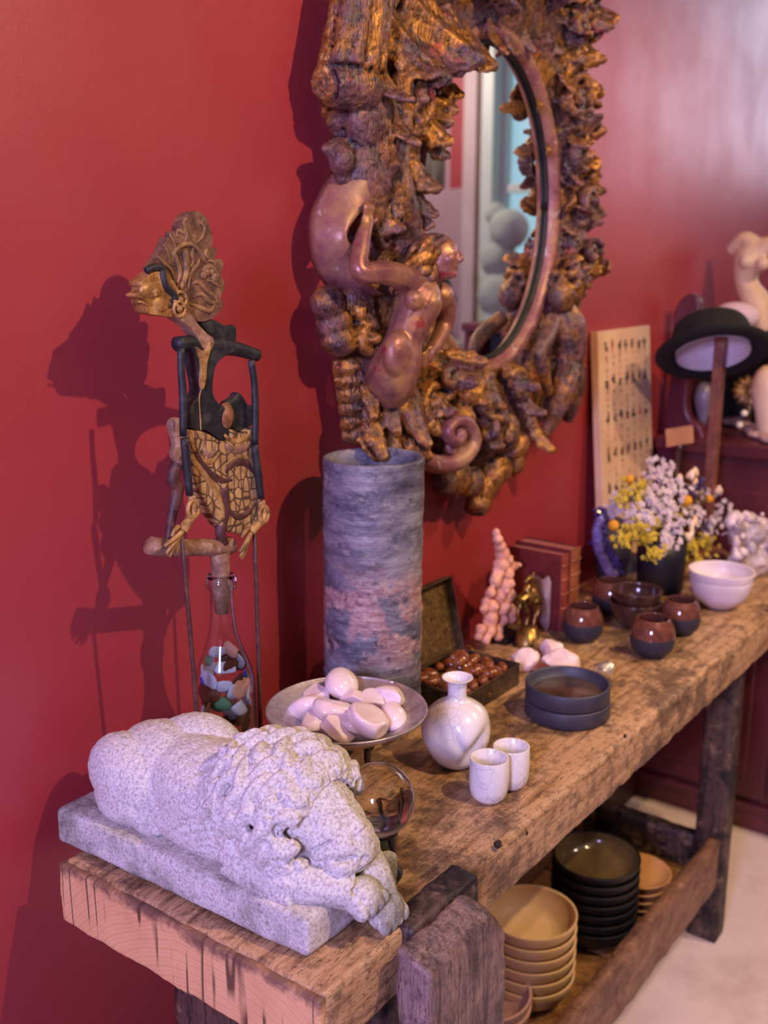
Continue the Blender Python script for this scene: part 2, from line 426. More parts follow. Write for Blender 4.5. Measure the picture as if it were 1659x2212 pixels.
bench = thing('workbench', 'old carpenter workbench of thick stained timber along the red wall', 'workbench', (1.5, .77, 0))
BX0, BX1, BY0, BY1 = .66, 2.44, .566, .966
def worn(me, lo, hi, r, amp, seed):
    a = coords(me); a = roundify(a, lo, hi, r)
    lo = np.array(lo); hi = np.array(hi)
    # edge mask: strong noise near edges, little on the flats
    dd = np.minimum(a-lo, hi-a); s = np.sort(dd, axis=1); edge = np.exp(-(s[:, 1])/(r*1.6))
    n = fbm(a, 38, 4, seed); n2 = fbm(a, 7, 3, seed+5)
    c = (lo+hi)/2
    d = a-c; 
    nn = normals(me)
    a = a+nn*((amp*1.8*edge*(n-.35)*(n < .6)+amp*.35*n2+amp*.12*n))[:, None]
    setco(me, a)
def wornblock(name, x0, x1, y0, y1, z0, z1, m, parent, s=.008, r=.006, amp=.002, seed=1, fn=None, loc=None):
    bm = B(); gridbox(bm, x0, x1, y0, y1, z0, z1, s); me = D.meshes.new(name); bm.normal_update(); bm.to_mesh(me); bm.free()
    worn(me, (x0, y0, z0), (x1, y1, z1), r, amp, seed)
    if fn: a = coords(me); setco(me, fn(a))
    return obj(name, me, m, parent, loc=loc)
wornblock('worktop', BX0+.004, BX1, BY0, BY1, .672, TOP, M_bench, bench, .006, .006, .0028, 3)
wornblock('end_board', BX0-.003, BX0+.0095, BY0+.001, BY1+.002, .668, TOP-.0035, M_endblock, bench, .003, .0025, .0016, 8)
# dark filler strip let into the front edge of the top
def tilt(a):
    a[:, 2] += (a[:, 0]-.79)*.0; return a
wornblock('edge_strip', .792, .925, .552, .592, .70, TOP+.0045, M_benchdark, bench, .004, .007, .003, 11)
# vise jaw
def jawfn(a):
    f = np.clip((a[:, 0]-.765)/.148, 0, 1)
    # rounded far corner and sloping, worn top
    z = a[:, 2]; m = z > .55
    a[:, 2] = np.where(m, z-.045*np.clip((f-.72)/.28, 0, 1)**2-.012*np.clip((.556-a[:, 1])/.05, 0, 1)**1.5*1.3, z)
    a[:, 1] -= .008*np.clip((.72-z)/.5, 0, 1)
    return a
wornblock('vise_jaw', .757, .914, .508, .551, .05, .757, M_jaw, bench, .004, .0065, .0034, 21, jawfn)
bm = B(); tube(bm, [(.84, .505, .42), (.84, .42, .42)], .02, 16, 1); obj('vise_screw', bm, M_benchdark, bench)
# legs
wornblock('leg', .70, .79, .68, .83, 0, .67, M_benchdark, bench, .012, .006, .002, 31)
wornblock('leg', .80, .89, .60, .66, 0, .67, M_benchdark, bench, .012, .006, .002, 32)
wornblock('leg', 2.012, 2.066, .612, .677, 0, .672, M_benchdark, bench, .012, .004, .0012, 33)
wornblock('leg', 2.012, 2.066, .905, .955, 0, .672, M_benchdark, bench, .012, .004, .0012, 34)
wornblock('cross_rail', 2.018, 2.05, .677, .905, .10, .235, M_benchdark, bench, .012, .004, .0015, 35)
wornblock('front_rail', .89, 2.012, .618, .646, .135, .25, M_rail, bench, .012, .004, .002, 36)
wornblock('back_rail', .79, 2.012, .93, .955, .135, .25, M_rail, bench, .02, .004, .001, 37)
SH = .165
for k in range(6):
    x0 = .86+k*.192
    wornblock('shelf_board', x0, x0+.188, .66, .928, SH-.022, SH, M_shelfwood, bench, .012, .003, .0012, 40+k)
wornblock('shelf_batten', .86, 2.01, .648, .659, .10, .14, M_rail, bench, .02, .002, .001, 47)
# small knot hole plugs on the front edge
for (px, py) in ((1075, 1824), (1137, 1800), (1350, 1590)):
    c = onY(px, py, BY0+.001)
    bm = rock(c, (.006, .004, .005) if px == 1075 else (.0028, .002, .0032), int(px), .4, 2, 3)
    obj('knot', bm, simple('dark_knot', '#1c1110', '#2a1a18', 80, .8), bench)

# ================================================================== LION
t = NT('weathered_limestone')
s1 = t.noise(300, 4, .7); s2 = t.noise(14, 5, .65)
col = t.ramp(s1, [(.36, S('#a19a92')), (.47, S('#c9c2bb')), (.6, S('#ddd7d1'))])
z = t.sep()
low = t.ramp(z[2], [(.0, GREY(1)), (.044, GREY(.9)), (.058, GREY(.15)), (.09, GREY(0))])
lich = t.math('MULTIPLY', t.ramp(s2, [(.42, GREY(0)), (.62, GREY(1))]), low)
col = t.mix(t.math('MULTIPLY', lich, .8), col, t.ramp(t.noise(120, 4, .7), [(.42, S('#4b4a3c')), (.6, S('#918d7e'))]))
col = t.mix(t.ramp(t.noise(45, 6, .8), [(.60, GREY(0)), (.72, GREY(.5))]), col, S('#77706a'))
t.set(col=col, rough=.92, spec=.2)
p = t.bump(t.noise(480, 3, .7), .6, .0011); t.bump(t.vor(190), -.2, .0012, p)
M_stone = t.m

def build_lion():
    root = thing('lion_statue', 'pale weathered stone lion asleep on a plinth at the near end of the bench', 'statue', (.77, .80, TOP+.001))
    # plinth
    x0, x1, y0, y1, z0, z1 = .693, .85, .612, 1.0, TOP+.001, TOP+.046
    bm = B(); gridbox(bm, x0, x1, y0, y1, z0, z1, .004); me = D.meshes.new('plinth'); bm.normal_update(); bm.to_mesh(me); bm.free()
    a = roundify(coords(me), (x0, y0, z0), (x1, y1, z1), .007); setco(me, a)
    displace(me, lambda a, n: .0022*fbm(a, 22, 4, 5)+.0008*fbm(a, 120, 3, 9))
    a = coords(me)
    a[:, 0] += (a[:, 1]-.612)*(-.03); a[:, 2] = np.maximum(a[:, 2], z0-.0003)
    setco(me, a)
    obj('plinth', me, M_stone, root)
    bm = B()
    def E3(c, r, e=(0, 0, 0)): ball(bm, c, r, euler(*[math.radians(v) for v in e]), 3)
    # trunk and hindquarters
    E3((.768, .815, .845), (.058, .115, .054), (4, 0, 0))
    E3((.752, .79, .812), (.050, .12, .030), (0, 0, 0))
    E3((.768, .895, .848), (.055, .078, .053))
    E3((.738, .918, .838), (.042, .070, .052), (10, 0, 0))    # near haunch
    E3((.730, .915, .815), (.036, .056, .032), (0, 0, 0))
    E3((.800, .870, .872), (.036, .056, .036), (0, 0, 14))    # far haunch
    E3((.716, .872, .801), (.015, .026, .010))                # hind foot
    tube(bm, [(.80, .975, .83), (.775, .982, .80), (.735, .972, .797)], [.010, .010, .008], 8)
    # chest and mane mass
    E3((.772, .735, .858), (.064, .072, .068), (0, 0, 0))
    E3((.772, .705, .878), (.052, .052, .052))
    E3((.748, .705, .835), (.040, .054, .043)); E3((.738, .69, .812), (.024, .045, .022))
    E3((.80, .70, .84), (.048, .05, .05))
    # head: broad skull, brow, cheeks, blunt muzzle lowered on the paws
    E3((.768, .664, .864), (.044, .044, .043), (12, 0, 0))
    E3((.768, .640, .856), (.039, .036, .034), (20, 0, 0))
    E3((.769, .622, .845), (.034, .028, .029), (15, 0, 0))
    E3((.770, .609, .838), (.027, .018, .022))
    E3((.752, .614, .832), (.019, .018, .017)); E3((.788, .614, .832), (.019, .018, .017))
    E3((.768, .640, .824), (.036, .036, .018))
    tube(bm, [(.7705, .652, .893), (.7705, .63, .874), (.7705, .607, .858)], [.014, .015, .013], 10)
    E3((.748, .646, .876), (.014, .011, .007), (30, 0, 20)); E3((.792, .646, .876), (.014, .011, .007), (30, 0, -20))
    # fore legs, crossed, paws over the edge
    tube(bm, [(.724, .735, .808), (.720, .69, .808), (.724, .655, .809), (.737, .625, .808), (.752, .602, .803)], [.022, .024, .023, .021, .020], 12)
    tube(bm, [(.83, .72, .806), (.828, .68, .806), (.815, .64, .802), (.795, .606, .795), (.786, .589, .779)], [.022, .022, .021, .020, .019], 12)
    E3((.758, .594, .797), (.024, .022, .018), (10, 0, 15))
    for k, dx in enumerate((-.017, -.005, .007, .018)):
        E3((.758+dx, .5795+.0016*abs(k-1.5), .791), (.0072, .0092, .0100), (30, 0, 0))
    E3((.786, .583, .770), (.024, .018, .021), (-10, 0, 0))
    for k, dx in enumerate((-.016, -.0055, .0055, .016)):
        E3((.786+dx, .573, .7635), (.0070, .0076, .0105))
    # mane: rows of S-shaped locks of three strands each, sweeping back from the face
    rnd = random.Random(4)
    def surf(th, ph, out):
        y = .650+ph*.135
        k = math.sqrt(max(.05, 1-((y-.712)/.10)**2)); rx = .073*k; rz = .073*k; down = max(0, -math.cos(th))
        return Vector((.772-math.sin(th)*(rx+out), y-.012*down, .857+math.cos(th)*(rz+out)))
    for ring in range(7):
        ph = -.02+ring*.145
        nn = (9, 10, 10, 10, 10, 10, 9)[ring]
        for k in range(nn):
            th = -1.35+(k+.5*(ring % 2))*(3.75/nn)+rnd.uniform(-.06, .06)
            if ring == 6 and rnd.random() < .2: continue
            L = .26+rnd.uniform(-.04, .05); sw = rnd.choice((-1, 1))*rnd.uniform(.16, .28)
            big = 1.0 if ring < 4 else .78
            if True:      # broad body of the lock
                pts = []; rr = []
                for u in range(8):
                    f = u/7
                    a_ = th+sw*math.sin(f*1.9*PI)*(.4+.6*f)+(.10*f if th > 0 else -.10*f)
                    pts.append(surf(a_, ph+L*f*.8, -.0015)); rr.append(.0098*big*(math.sin(PI*(.2+.72*f))**.6))
                tube(bm, pts, rr, 9, 3)
            for st in (-1, 0, 1):
                pts = []; rr = []
                for u in range(8):
                    f = u/7
                    a_ = th+sw*math.sin(f*1.9*PI)*(.4+.6*f)+(.10*f if th > 0 else -.10*f)+st*.084*big*(1-.6*f)
                    pts.append(surf(a_, ph+L*f*.8, (.0066 if st == 0 else .0038)*math.sin(PI*min(1, f*1.05+.05)))); rr.append(.0056*big*(math.sin(PI*(.16+.80*f))**.7))
                tube(bm, pts, rr, 7, 3)
            e = pts[-1]; t_ = (pts[-1]-pts[-2]).normalized(); nrm = (e-Vector((.772, e.y, .857))).normalized(); sd = nrm.cross(t_)*(1 if sw > 0 else -1)
            R = .0075*big; cc = e+sd*R; ball(bm, cc-nrm*.003, R*.9, sub=2)
            sp = [cc-sd*R*(1-.11*q)*math.cos(q*.8)+t_*R*(1-.11*q)*math.sin(q*.8)+nrm*.0009*q for q in range(8)]
            tube(bm, sp, [.0046*big*(1-.05*q) for q in range(8)], 7, 2)
    # locks down the chest on the camera side and around the brow
    for row in range(3):
        for k in range(8):
            f = k/7
            b = Vector((.708-.003*row+.003*k*.3, .735-.075*f-.004*row, .855-.018*row-.020*f))
            for st in (-1, 0, 1):
                o_ = Vector((0, st*.0042, 0)); tube(bm, [b+o_+Vector((.006, .006, .010)), b+o_+Vector((-.004, .001, .002)), b+o_+Vector((-.003, -.005, -.007)), b+o_+Vector((-.006, .001, -.014)), b+o_*.4+Vector((-.003, .006, -.020))], [.0035, .0045, .0045, .0036, .002], 7)
    for k in range(9):
        a_ = -1.0+k*.25
        b = Vector((.771-math.sin(a_)*.044, .650, .866+math.cos(a_)*.042)); t_ = Vector((-math.sin(a_), .3, math.cos(a_)))
        for st in (-1, 1):
            s_ = Vector((math.cos(a_), 0, math.sin(a_)))*st*.004
            tube(bm, [b+s_-t_*.004+Vector((0, -.004, 0)), b+s_+t_*.007, b+s_+t_*.013+Vector((.003, .008, 0)), b+s_*.3+t_*.009+Vector((.006, .016, 0))], [.0035, .0052, .005, .0025], 8)
    # ears
    for s, hx in ((-1, .7205), (1, .822)):
        E3((hx, .672, .880), (.007, .011, .012), (0, 20*s, 0))
    me = remesh(bm, .00125, 1, .5)
    holes = [(Vector(onX(597, 1795, .728)), .0075, .006), ]
    a = coords(me); n = normals(me)
    # ribs of hair on the shoulder, closed eye, ear hole, mouth, nostril, toe creases
    def dent(a, p, r, d, sc=(1, 1, 1)):
        q = (a-np.array(p))*np.array(sc); dd = np.sqrt((q**2).sum(1)); return d*np.exp(-(dd/r)**2)
    disp = np.zeros(len(a))
    def dpx(x, y, r, d):
        rv = np.array(ray(x, y).normalized()); q = a-np.array(CAM); al = q @ rv; pr = q-np.outer(al, rv); face = (n @ rv) < -.05
        near = al < .02+np.min(np.where(face & (np.linalg.norm(pr, axis=1) < .006), al, 9))
        return np.where(face & near, d*np.exp(-(np.linalg.norm(pr, axis=1)/r)**2), 0)
    disp -= dpx(597, 1797, .0050, .010)+dpx(601, 1722, .003, .005)
    for u in np.linspace(-1, 1, 11): disp -= dpx(694+19*u, 1832-9*u-3*u*u, .0020, .0038)
    for u in np.linspace(-1, 1, 11): disp += dpx(690+22*u, 1848-6*u+4*(1-u*u), .0035, .0011)
    for u in np.linspace(-1, 1, 9): disp -= dpx(745+22*u, 1858-4*u, .0024, .004)
    disp -= dpx(768, 1812, .004, .004)
    for (px_, py_) in ((765, 1925), (783, 1945), (750, 2000), (772, 2010)):
        disp -= dpx(px_, py_, .0028, .004)
    for u in np.linspace(-1, 1, 9):
        disp -= dent(a, (.744+.004*abs(u), .612+.014*u, .8215-.001*u), .0024, .004)
        disp -= dent(a, (.770+.018*u, .594, .825-.002*u*u), .0022, .004)
    disp -= dent(a, (.736, .640, .872), .008, .003); disp += dent(a, (.737, .640, .856), .008, .0018)
    disp -= dent(a, (.761, .5925, .838), .0035, .004); disp -= dent(a, (.781, .5925, .838), .0035, .004)
    disp += .0011*fbm(a, 60, 3, 3)+.0003*fbm(a, 260, 2, 7)
    hair = np.clip((.855-a[:, 1])/.05, 0, 1)*np.clip((a[:, 1]-.74)/.03, 0, 1)*np.clip((a[:, 2]-.80)/.02, 0, 1)
    wv = np.sin((a[:, 2]*1.0+a[:, 1]*.55)*520+4*fbm(a, 30, 2, 12))
    disp += .0008*hair*wv
    a = a+n*disp[:, None]; a[:, 2] = np.maximum(a[:, 2], TOP+.002); setco(me, a)
    obj('lion_figure', me, M_stone, root)
build_lion()
# ================================================================== CARVED MIRROR
t = NT('carved_gilt_bronze_wood')
a_ = t.noise(26, 5, .68); b_ = t.noise(9, 4, .6); 
gold = t.ramp(t.noise(40, 5, .7), [(.35, S('#7c4e20')), (.65, S('#c48a42'))])
brown = t.ramp(t.noise(30, 5, .7), [(.35, S('#2c1a1a')), (.65, S('#80564f'))])
f_ = t.math('ADD', t.math('MULTIPLY', a_, .45), t.math('MULTIPLY', b_, .55))
fm = t.ramp(f_, [(.47, GREY(0)), (.56, GREY(1))])
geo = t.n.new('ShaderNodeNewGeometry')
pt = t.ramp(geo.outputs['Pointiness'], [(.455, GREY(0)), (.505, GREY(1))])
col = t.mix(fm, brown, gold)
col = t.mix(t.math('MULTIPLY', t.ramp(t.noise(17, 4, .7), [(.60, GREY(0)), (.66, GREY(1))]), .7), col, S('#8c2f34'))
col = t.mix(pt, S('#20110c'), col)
t.set(col=col, metal=t.math('MULTIPLY', fm, .62), rough=t.ramp(t.noise(60, 4, .7), [(.3, GREY(.30)), (.7, GREY(.52))]))
gr = t.wave(60, t.mapp((1, 1, .35)), 9, 3, 2.2)
p = t.bump(t.noise(130, 5, .7), .5, .0018); t.bump(gr, .45, .0018, p)
M_gilt = t.m
t = NT('reddish_bronze_wood')
col = t.ramp(t.noise(14, 5, .7), [(.33, S('#6d3a40')), (.5, S('#93605c')), (.66, S('#a9825f'))])
col = t.mix(t.ramp(t.noise(40, 6, .75), [(.60, GREY(0)), (.645, GREY(1))]), col, S('#b99f9b'))
t.set(col=col, metal=.25, rough=t.ramp(t.noise(12, 4), [(.35, GREY(.38)), (.65, GREY(.55))])); t.bump(t.noise(120, 4), .3, .0012); M_gilt2 = t.m
M_blackedge = simple('black_inner_edge', '#0b0909', '#141010', 30, .5)

_q = [onY(x, y, YW-.03) for x, y in ((1045, 92), (1062, 768), (1172, 500))]
OVC = (1.640, (_q[0].z+_q[1].z)/2, _q[2].x-1.640, (_q[0].z-_q[1].z)/2)
def build_mirror():
    rnd = random.Random(12)
    root = thing('wall_mirror', 'large oval mirror in a wildly carved gilded wooden frame hung on the red wall', 'mirror', (1.58, YW-.002, 1.0))
    P = lambda x, y, out: onY(x, y, YW-out)
    UPn = Vector((0, -1, 0))
    # inner oval on the glass plane
    cx, cz, rx, rz = OVC
    ov = lambda a, k=1.0, e=0: (cx+(rx*k+e)*math.cos(a), cz+(rz*k+e)*math.sin(a))
    bm = B(); vs = []
    N = 96
    f0 = [bm.verts.new((ov(2*PI*i/N, 1, .012)[0], YW-.030, ov(2*PI*i/N, 1, .012)[1])) for i in range(N)]
    b0 = [bm.verts.new((v.co.x, YW-.026, v.co.z)) for v in f0]
    bm.faces.new(f0); bm.faces.new(b0[::-1])
    for i in range(N): bm.faces.new((f0[i], b0[i], b0[(i+1) % N], f0[(i+1) % N]))
    bmesh.ops.recalc_face_normals(bm, faces=bm.faces[:])
    t = NT('mirror_glass'); t.set(col=(.92, .93, .92, 1), metal=1, rough=.015); obj('mirror_glass', bm, t.m, root, smooth=False)
    bm = B()
    ring = [(ov(2*PI*i/N, 1, .004)) for i in range(N+1)]
    tube(bm, [(x, YW-.034, z) for x, z in ring], .0045, 8, 1); obj('inner_edge', bm, M_blackedge, root)
    # bezel: smooth moulding with gadroons
    bm = B()
    for i in range(N):
        pass
    prof = [(.004, .032), (.008, .046), (.014, .052), (.021, .055), (.028, .050), (.034, .044), (.036, .0), (.004, .0)]
    rings = []
    for i in range(N*2):
        a = 2*PI*i/(N*2); g = .0012*math.cos(a*N)
        rings.append([bm.verts.new((ov(a, 1, e+ (g if e > .02 else 0))[0], YW-o_, ov(a, 1, e+(g if e > .02 else 0))[1])) for e, o_ in prof])
    for i in range(len(rings)):
        A, C = rings[i], rings[(i+1) % len(rings)]
        for k in range(len(prof)): bm.faces.new((A[k], C[k], C[(k+1) % len(prof)], A[(k+1) % len(prof)]))
    bmesh.ops.recalc_face_normals(bm, faces=bm.faces[:])
    obj('bezel', bm, M_gilt2, root)
    # ---------- carving
    bm = B()
    def leaf(p, d, L, W, curl=.4, th=.006, lobes=5, n=UPn, bend=0.0):
        """acanthus leaf: base p, direction d, curling outward (along n)."""
        d = Vector(d).normalized(); n = Vector(n); n = (n-d*n.dot(d)).normalized(); s = d.cross(n)
        nu, nv = 16, 6; top = []; bot = []
        for i in range(nu+1):
            u = i/nu; w = W*(math.sin(PI*min(.97, .12+u*.86))**.7)*(.72+.28*abs(math.sin(lobes*PI*u)))
            ph = curl*3.0*u; r = L/max(.3, curl*3.0)
            base = p+d*(math.sin(ph)*r)+n*((1-math.cos(ph))*r*.8)+s*(bend*L*u*u)
            nn = (n*math.cos(ph)-d*math.sin(ph))
            ta, tb = [], []
            for j in range(nv+1):
                v = j/nv*2-1
                q = base+s*(v*w)+nn*(-.35*w*v*v+.10*w*math.cos(v*PI*2.5))
                k = th*(1-.75*abs(v)**2)
                ta.append(bm.verts.new(q+nn*k)); tb.append(bm.verts.new(q-nn*k))
            top.append(ta); bot.append(tb)
        for i in range(nu):
            for j in range(nv):
                bm.faces.new((top[i][j], top[i][j+1], top[i+1][j+1], top[i+1][j])); bm.faces.new((bot[i][j], bot[i+1][j], bot[i+1][j+1], bot[i][j+1]))
            bm.faces.new((top[i][0], top[i+1][0], bot[i+1][0], bot[i][0])); bm.faces.new((top[i][nv], bot[i][nv], bot[i+1][nv], top[i+1][nv]))
        bm.faces.new([top[0][j] for j in range(nv+1)]+[bot[0][j] for j in range(nv, -1, -1)])
        bm.faces.new([top[nu][j] for j in range(nv, -1, -1)]+[bot[nu][j] for j in range(nv+1)])
    def scroll(c, R, turns, rad, a0=0, sgn=1, out=0.0, flat=1.5, rise=.02):
        """volute in the wall plane, around place point c."""
        pts = []; rr = []; n = int(10*turns)
        for k in range(n+1):
            f = k/n; a = a0+sgn*f*turns*2*PI; r = R*(1-.82*f)
            pts.append(Vector((c.x+r*math.cos(a), c.y-out-rise*f, c.z+r*math.sin(a)))); rr.append(rad*(1-.45*f))
        tube(bm, pts, rr, 8, 2, flat, up=(0, 1, 0)); ball(bm, pts[-1], rad*.95, sub=2)
    def E3(c, r, e=(0, 0, 0)): ball(bm, c, r, euler(*[math.radians(v) for v in e]), 3)
    # backing slab with lumpy outer outline (outer border of the carving)
    opx = [(735, -60), (722, 40), (722, 110), (715, 180), (722, 240), (740, 300), (735, 340), (745, 400), (745, 450), (745, 520), (745, 590), (722, 640), (722, 700), (745, 770), (758, 830), (762, 900), (785, 945), (835, 950), (905, 975), (940, 1025), (1000, 1050), (1030, 1080), (1070, 1040), (1110, 1000), (1135, 970), (1185, 920), (1222, 860), (1236, 790), (1250, 700), (1262, 600), (1262, 500), (1270, 400), (1272, 300), (1275, 200), (1272, 100), (1272, 0), (1270, -150), (1200, -300), (1000, -380), (850, -300), (750, -180)]
    outer = [(P(x, y, .03).x, P(x, y, .03).z) for x, y in opx]
    M = 160
    # resample outer by angle about the centre
    ang = [math.atan2(z-cz, x-cx) for x, z in outer]; rr_ = [math.hypot(x-cx, z-cz) for x, z in outer]
    od = sorted(zip([a % (2*PI) for a in ang], rr_)); A_ = np.array([o[0] for o in od]); R_ = np.array([o[1] for o in od])
    def orad(a): return float(np.interp(a % (2*PI), np.r_[A_[-1]-2*PI, A_, A_[0]+2*PI], np.r_[R_[-1], R_, R_[0]]))
    loops = []
    for i in range(M):
        a = 2*PI*i/M; ca, sa = math.cos(a), math.sin(a)
        ri = 1/math.sqrt((ca/(rx+.016))**2+(sa/(rz+.016))**2); ro = orad(a)
        row = []
        for f, o_ in ((0, .030), (0, .045), (.18, .060), (.4, .070), (.65, .062), (.85, .040), (.93, .008), (.93, 0), (0, 0)):
            r = ri+(ro-ri)*f
            row.append(bm.verts.new((cx+r*ca, YW-.001-o_, cz+r*sa)))
        loops.append(row)
    for i in range(M):
        A, C = loops[i], loops[(i+1) % M]
        for k in range(9): bm.faces.new((A[k], A[(k+1) % 9], C[(k+1) % 9], C[k]))
    # ---- left, from the top
    # fluted column ending in a roll
    c0, c1, c2 = P(800, -120, .07), P(778, 20, .07), P(757, 150, .065)
    for k in range(7):
        a = -PI*.55+k*PI*1.1/6; off = Vector((math.sin(a)*.044, -math.cos(a)*.030, 0))
        tube(bm, [c0+off*.9, c1+off*.95, c2+off*1.1], .0125, 8, 3)
    tube(bm, [c0, c1, c2], .040, 14, 2)
    ca = P(708, 182, .058); cb = P(795, 192, .085)
    tube(bm, [ca+Vector((-.008, 0, -.002)), ca, (ca+cb)/2, cb, cb+Vector((.008, 0, 0))], [.018, .030, .032, .028, .014], 14, 3)
    tube(bm, [P(712, 205, .05)+Vector((0, 0, .02)), P(790, 212, .08)+Vector((0, 0, .02))], .018, 12, 1)
    for k, (x, y) in enumerate(((728, 238), (738, 262), (750, 285), (760, 303))):
        p = P(x, y, .045); tube(bm, [p+Vector((-.022, .01, 0)), p+Vector((0, -.012, 0)), p+Vector((.03, -.016, 0))], [.010, .012, .010], 8, 2)
    # broad textured shoulder running down toward the glass
    for (x, y, o, r, e) in ((800, 262, .070, (.05, .03, .06), (0, -20, 0)), (830, 320, .075, (.05, .028, .06), (0, -25, 0)), (800, 380, .070, (.045, .028, .06), (0, 0, 0)), (850, 420, .07, (.038, .03, .07), (0, -20, 0)), (870, 490, .065, (.035, .028, .06), (0, 0, 0)), (790, 440, .06, (.04, .03, .05), (0, 0, 0))):
        E3(P(x, y, o), r, e)
    # big leaves from the top left
    leaf(P(820, 10, .07), (.6, 0, -.5), .16, .045, .38, .007, 5, bend=.1)
    leaf(P(880, -10, .08), (.75, -.1, -.55), .16, .055, .30, .007, 5)
    leaf(P(960, 10, .075), (.35, -.25, -.8), .13, .050, .28, .007, 5)
    leaf(P(860, 60, .075), (.3, -.1, -.9), .11, .035, .5, .006, 4)
    leaf(P(900, 100, .08), (.9, -.1, -.25), .10, .035, .35, .006, 4)
    leaf(P(815, 120, .08), (.1, -.2, -1), .10, .022, .45, .006, 4)
    leaf(P(845, 210, .08), (-.1, -.2, -1), .10, .025, .4, .006, 4)
    leaf(P(905, 235, .07), (.6, -.1, -.8), .08, .03, .4, .006, 4)
    leaf(P(885, 330, .07), (.4, -.1, -.9), .08, .026, .4, .006, 4)
    leaf(P(885, 400, .07), (.5, -.1, -.8), .07, .024, .4, .005, 4)
    # hollow volute with a deep hole
    scroll(P(893, 215, .085), .040, 1.2, .012, 2.2, 1, .0, 1.6)
    scroll(P(880, 270, .085), .030, 1.2, .010, -.5, 1, .0, 1.6)
    # small knob with a beak
    E3(P(737, 345, .062), (.019, .020, .022)); tube(bm, [P(760, 322, .05), P(735, 318, .055), P(706, 322, .05), P(694, 318, .048)], [.012, .014, .010, .003], 8)
    E3(P(745, 372, .058), (.018, .015, .03))
    # sweeping crescent below it, a part of its own
    # pierced scrolls between crescent and shoulder
    scroll(P(838, 470, .07), .030, 1.3, .010, 0, 1, .0, 1.5); scroll(P(812, 510, .065), .024, 1.2, .009, 2, -1, .0, 1.5)
    leaf(P(800, 440, .07), (.6, -.2, -.7), .07, .022, .4, .005, 4); leaf(P(770, 430, .06), (.7, -.1, .3), .06, .018, .4, .005, 3)
    # blocky knuckles and scroll, left of the figure
    E3(P(708, 655, .05), (.028, .024, .026)); E3(P(722, 700, .05), (.030, .024, .032)); E3(P(735, 735, .055), (.034, .026, .024))
    E3(P(765, 655, .055), (.035, .024, .03)); E3(P(775, 700, .055), (.03, .024, .04))
    scroll(P(790, 737, .072), .026, 1.2, .010, .8, 1, .0, 1.5)
    tube(bm, [P(790, 640, .06), P(778, 672, .075), P(790, 700, .07)], [.008, .01, .004], 8)
    for k in range(6):
        p = P(757+k*4, 790+k*29, .042); tube(bm, [p+Vector((-.026, .012, 0)), p+Vector((-.012, -.010, 0)), p+Vector((.035, -.022, .0))], [.013, .0165, .013], 8, 3)
    # tail of leaves under the figure
    for (x, y, d, L, W) in ((850, 790, (-.4, -.1, -.9), .12, .035), (880, 800, (.0, -.1, -1), .13, .035), (825, 800, (-.7, -.1, -.7), .10, .03), (815, 850, (-.3, -.1, -.9), .11, .03), (870, 860, (.2, -.1, -.9), .11, .035), (840, 880, (-.1, -.1, -1), .10, .03), (890, 850, (.5, -.1, -.8), .09, .026), (800, 900, (-.2, -.1, -1), .07, .028), (835, 930, (0, -.1, -1), .06, .025), (880, 920, (.3, -.1, -.9), .07, .025)):
        leaf(P(x, y, .075), d, L, W, .22, .008, 5)
    # lower middle: crescent scrolls, mask, lumps, tip
    for (x, y, d, L, W, cu) in ((930, 790, (.7, -.1, -.4), .10, .022, .5), (905, 830, (.5, -.2, -.8), .09, .022, .5), (960, 770, (.9, -.1, -.2), .09, .022, .5), (1000, 800, (.2, -.1, -.9), .09, .02, .5), (1090, 790, (.6, -.1, -.6), .09, .022, .5), (1120, 830, (.1, -.2, -.9), .09, .024, .5), (1060, 800, (-.3, -.1, -.9), .09, .024, .4), (1150, 900, (.2, -.1, -.9), .09, .024, .4), (930, 880, (.2, -.2, -.9), .08, .022, .5)):
        leaf(P(x, y, .07), d, L, W, cu, .007, 4)
    scroll(P(925, 870, .075), .030, 1.3, .010, 1, 1, 0, 1.5); scroll(P(1110, 835, .07), .034, 1.25, .011, 2.5, -1, 0, 1.5); scroll(P(955, 820, .075), .032, 1.1, .010, 4, 1, 0, 1.5)
    for (x, y, r) in ((1010, 850, .030), (1045, 870, .032), (1060, 905, .045), (1085, 935, .042), (1110, 960, .030), (1050, 950, .036), (990, 905, .03), (1020, 830, .022)):
        E3(P(x, y, .075), (r, .030, r*.85), (0, rnd.uniform(-40, 40), 0))
    for (x, y, r, o) in ((925, 960, .032, .055), (935, 990, .026, .055), (985, 1030, .034, .055), (960, 1040, .026, .05), (1015, 1040, .03, .055), (1075, 1010, .034, .055), (1045, 1055, .028, .05), (1105, 1000, .026, .05), (1060, 1030, .026, .055), (1032, 1085, .022, .045), (1028, 1100, .014, .04)):
        E3(P(x, y, o), (r, .026, r), (0, rnd.uniform(-40, 40), 0))
    # mask: brow, nose, cheeks
    E3(P(1078, 905, .10), (.034, .014, .010), (0, 15, 0)); E3(P(1068, 930, .115), (.010, .012, .020), (0, 20, 0)); E3(P(1048, 942, .10), (.014, .012, .014)); E3(P(1100, 945, .10), (.014, .012, .014)); E3(P(1075, 965, .10), (.022, .012, .007))
    # right side figure seen past the glass, crouching
    def limb(pts, rr): tube(bm, pts, rr, 10, 3)
    E3(P(1228, 618, .075), (.040, .034, .040)); E3(P(1215, 640, .085), (.03, .026, .03))
    for k in range(26):
        a = rnd.uniform(0, 2*PI); b = rnd.uniform(-.6, 1.3); c = P(1230, 612, .078)
        q = c+Vector((math.cos(a)*math.cos(b)*.042, -math.sin(b)*.036, math.sin(a)*math.cos(b)*.042)); E3(q, .009)
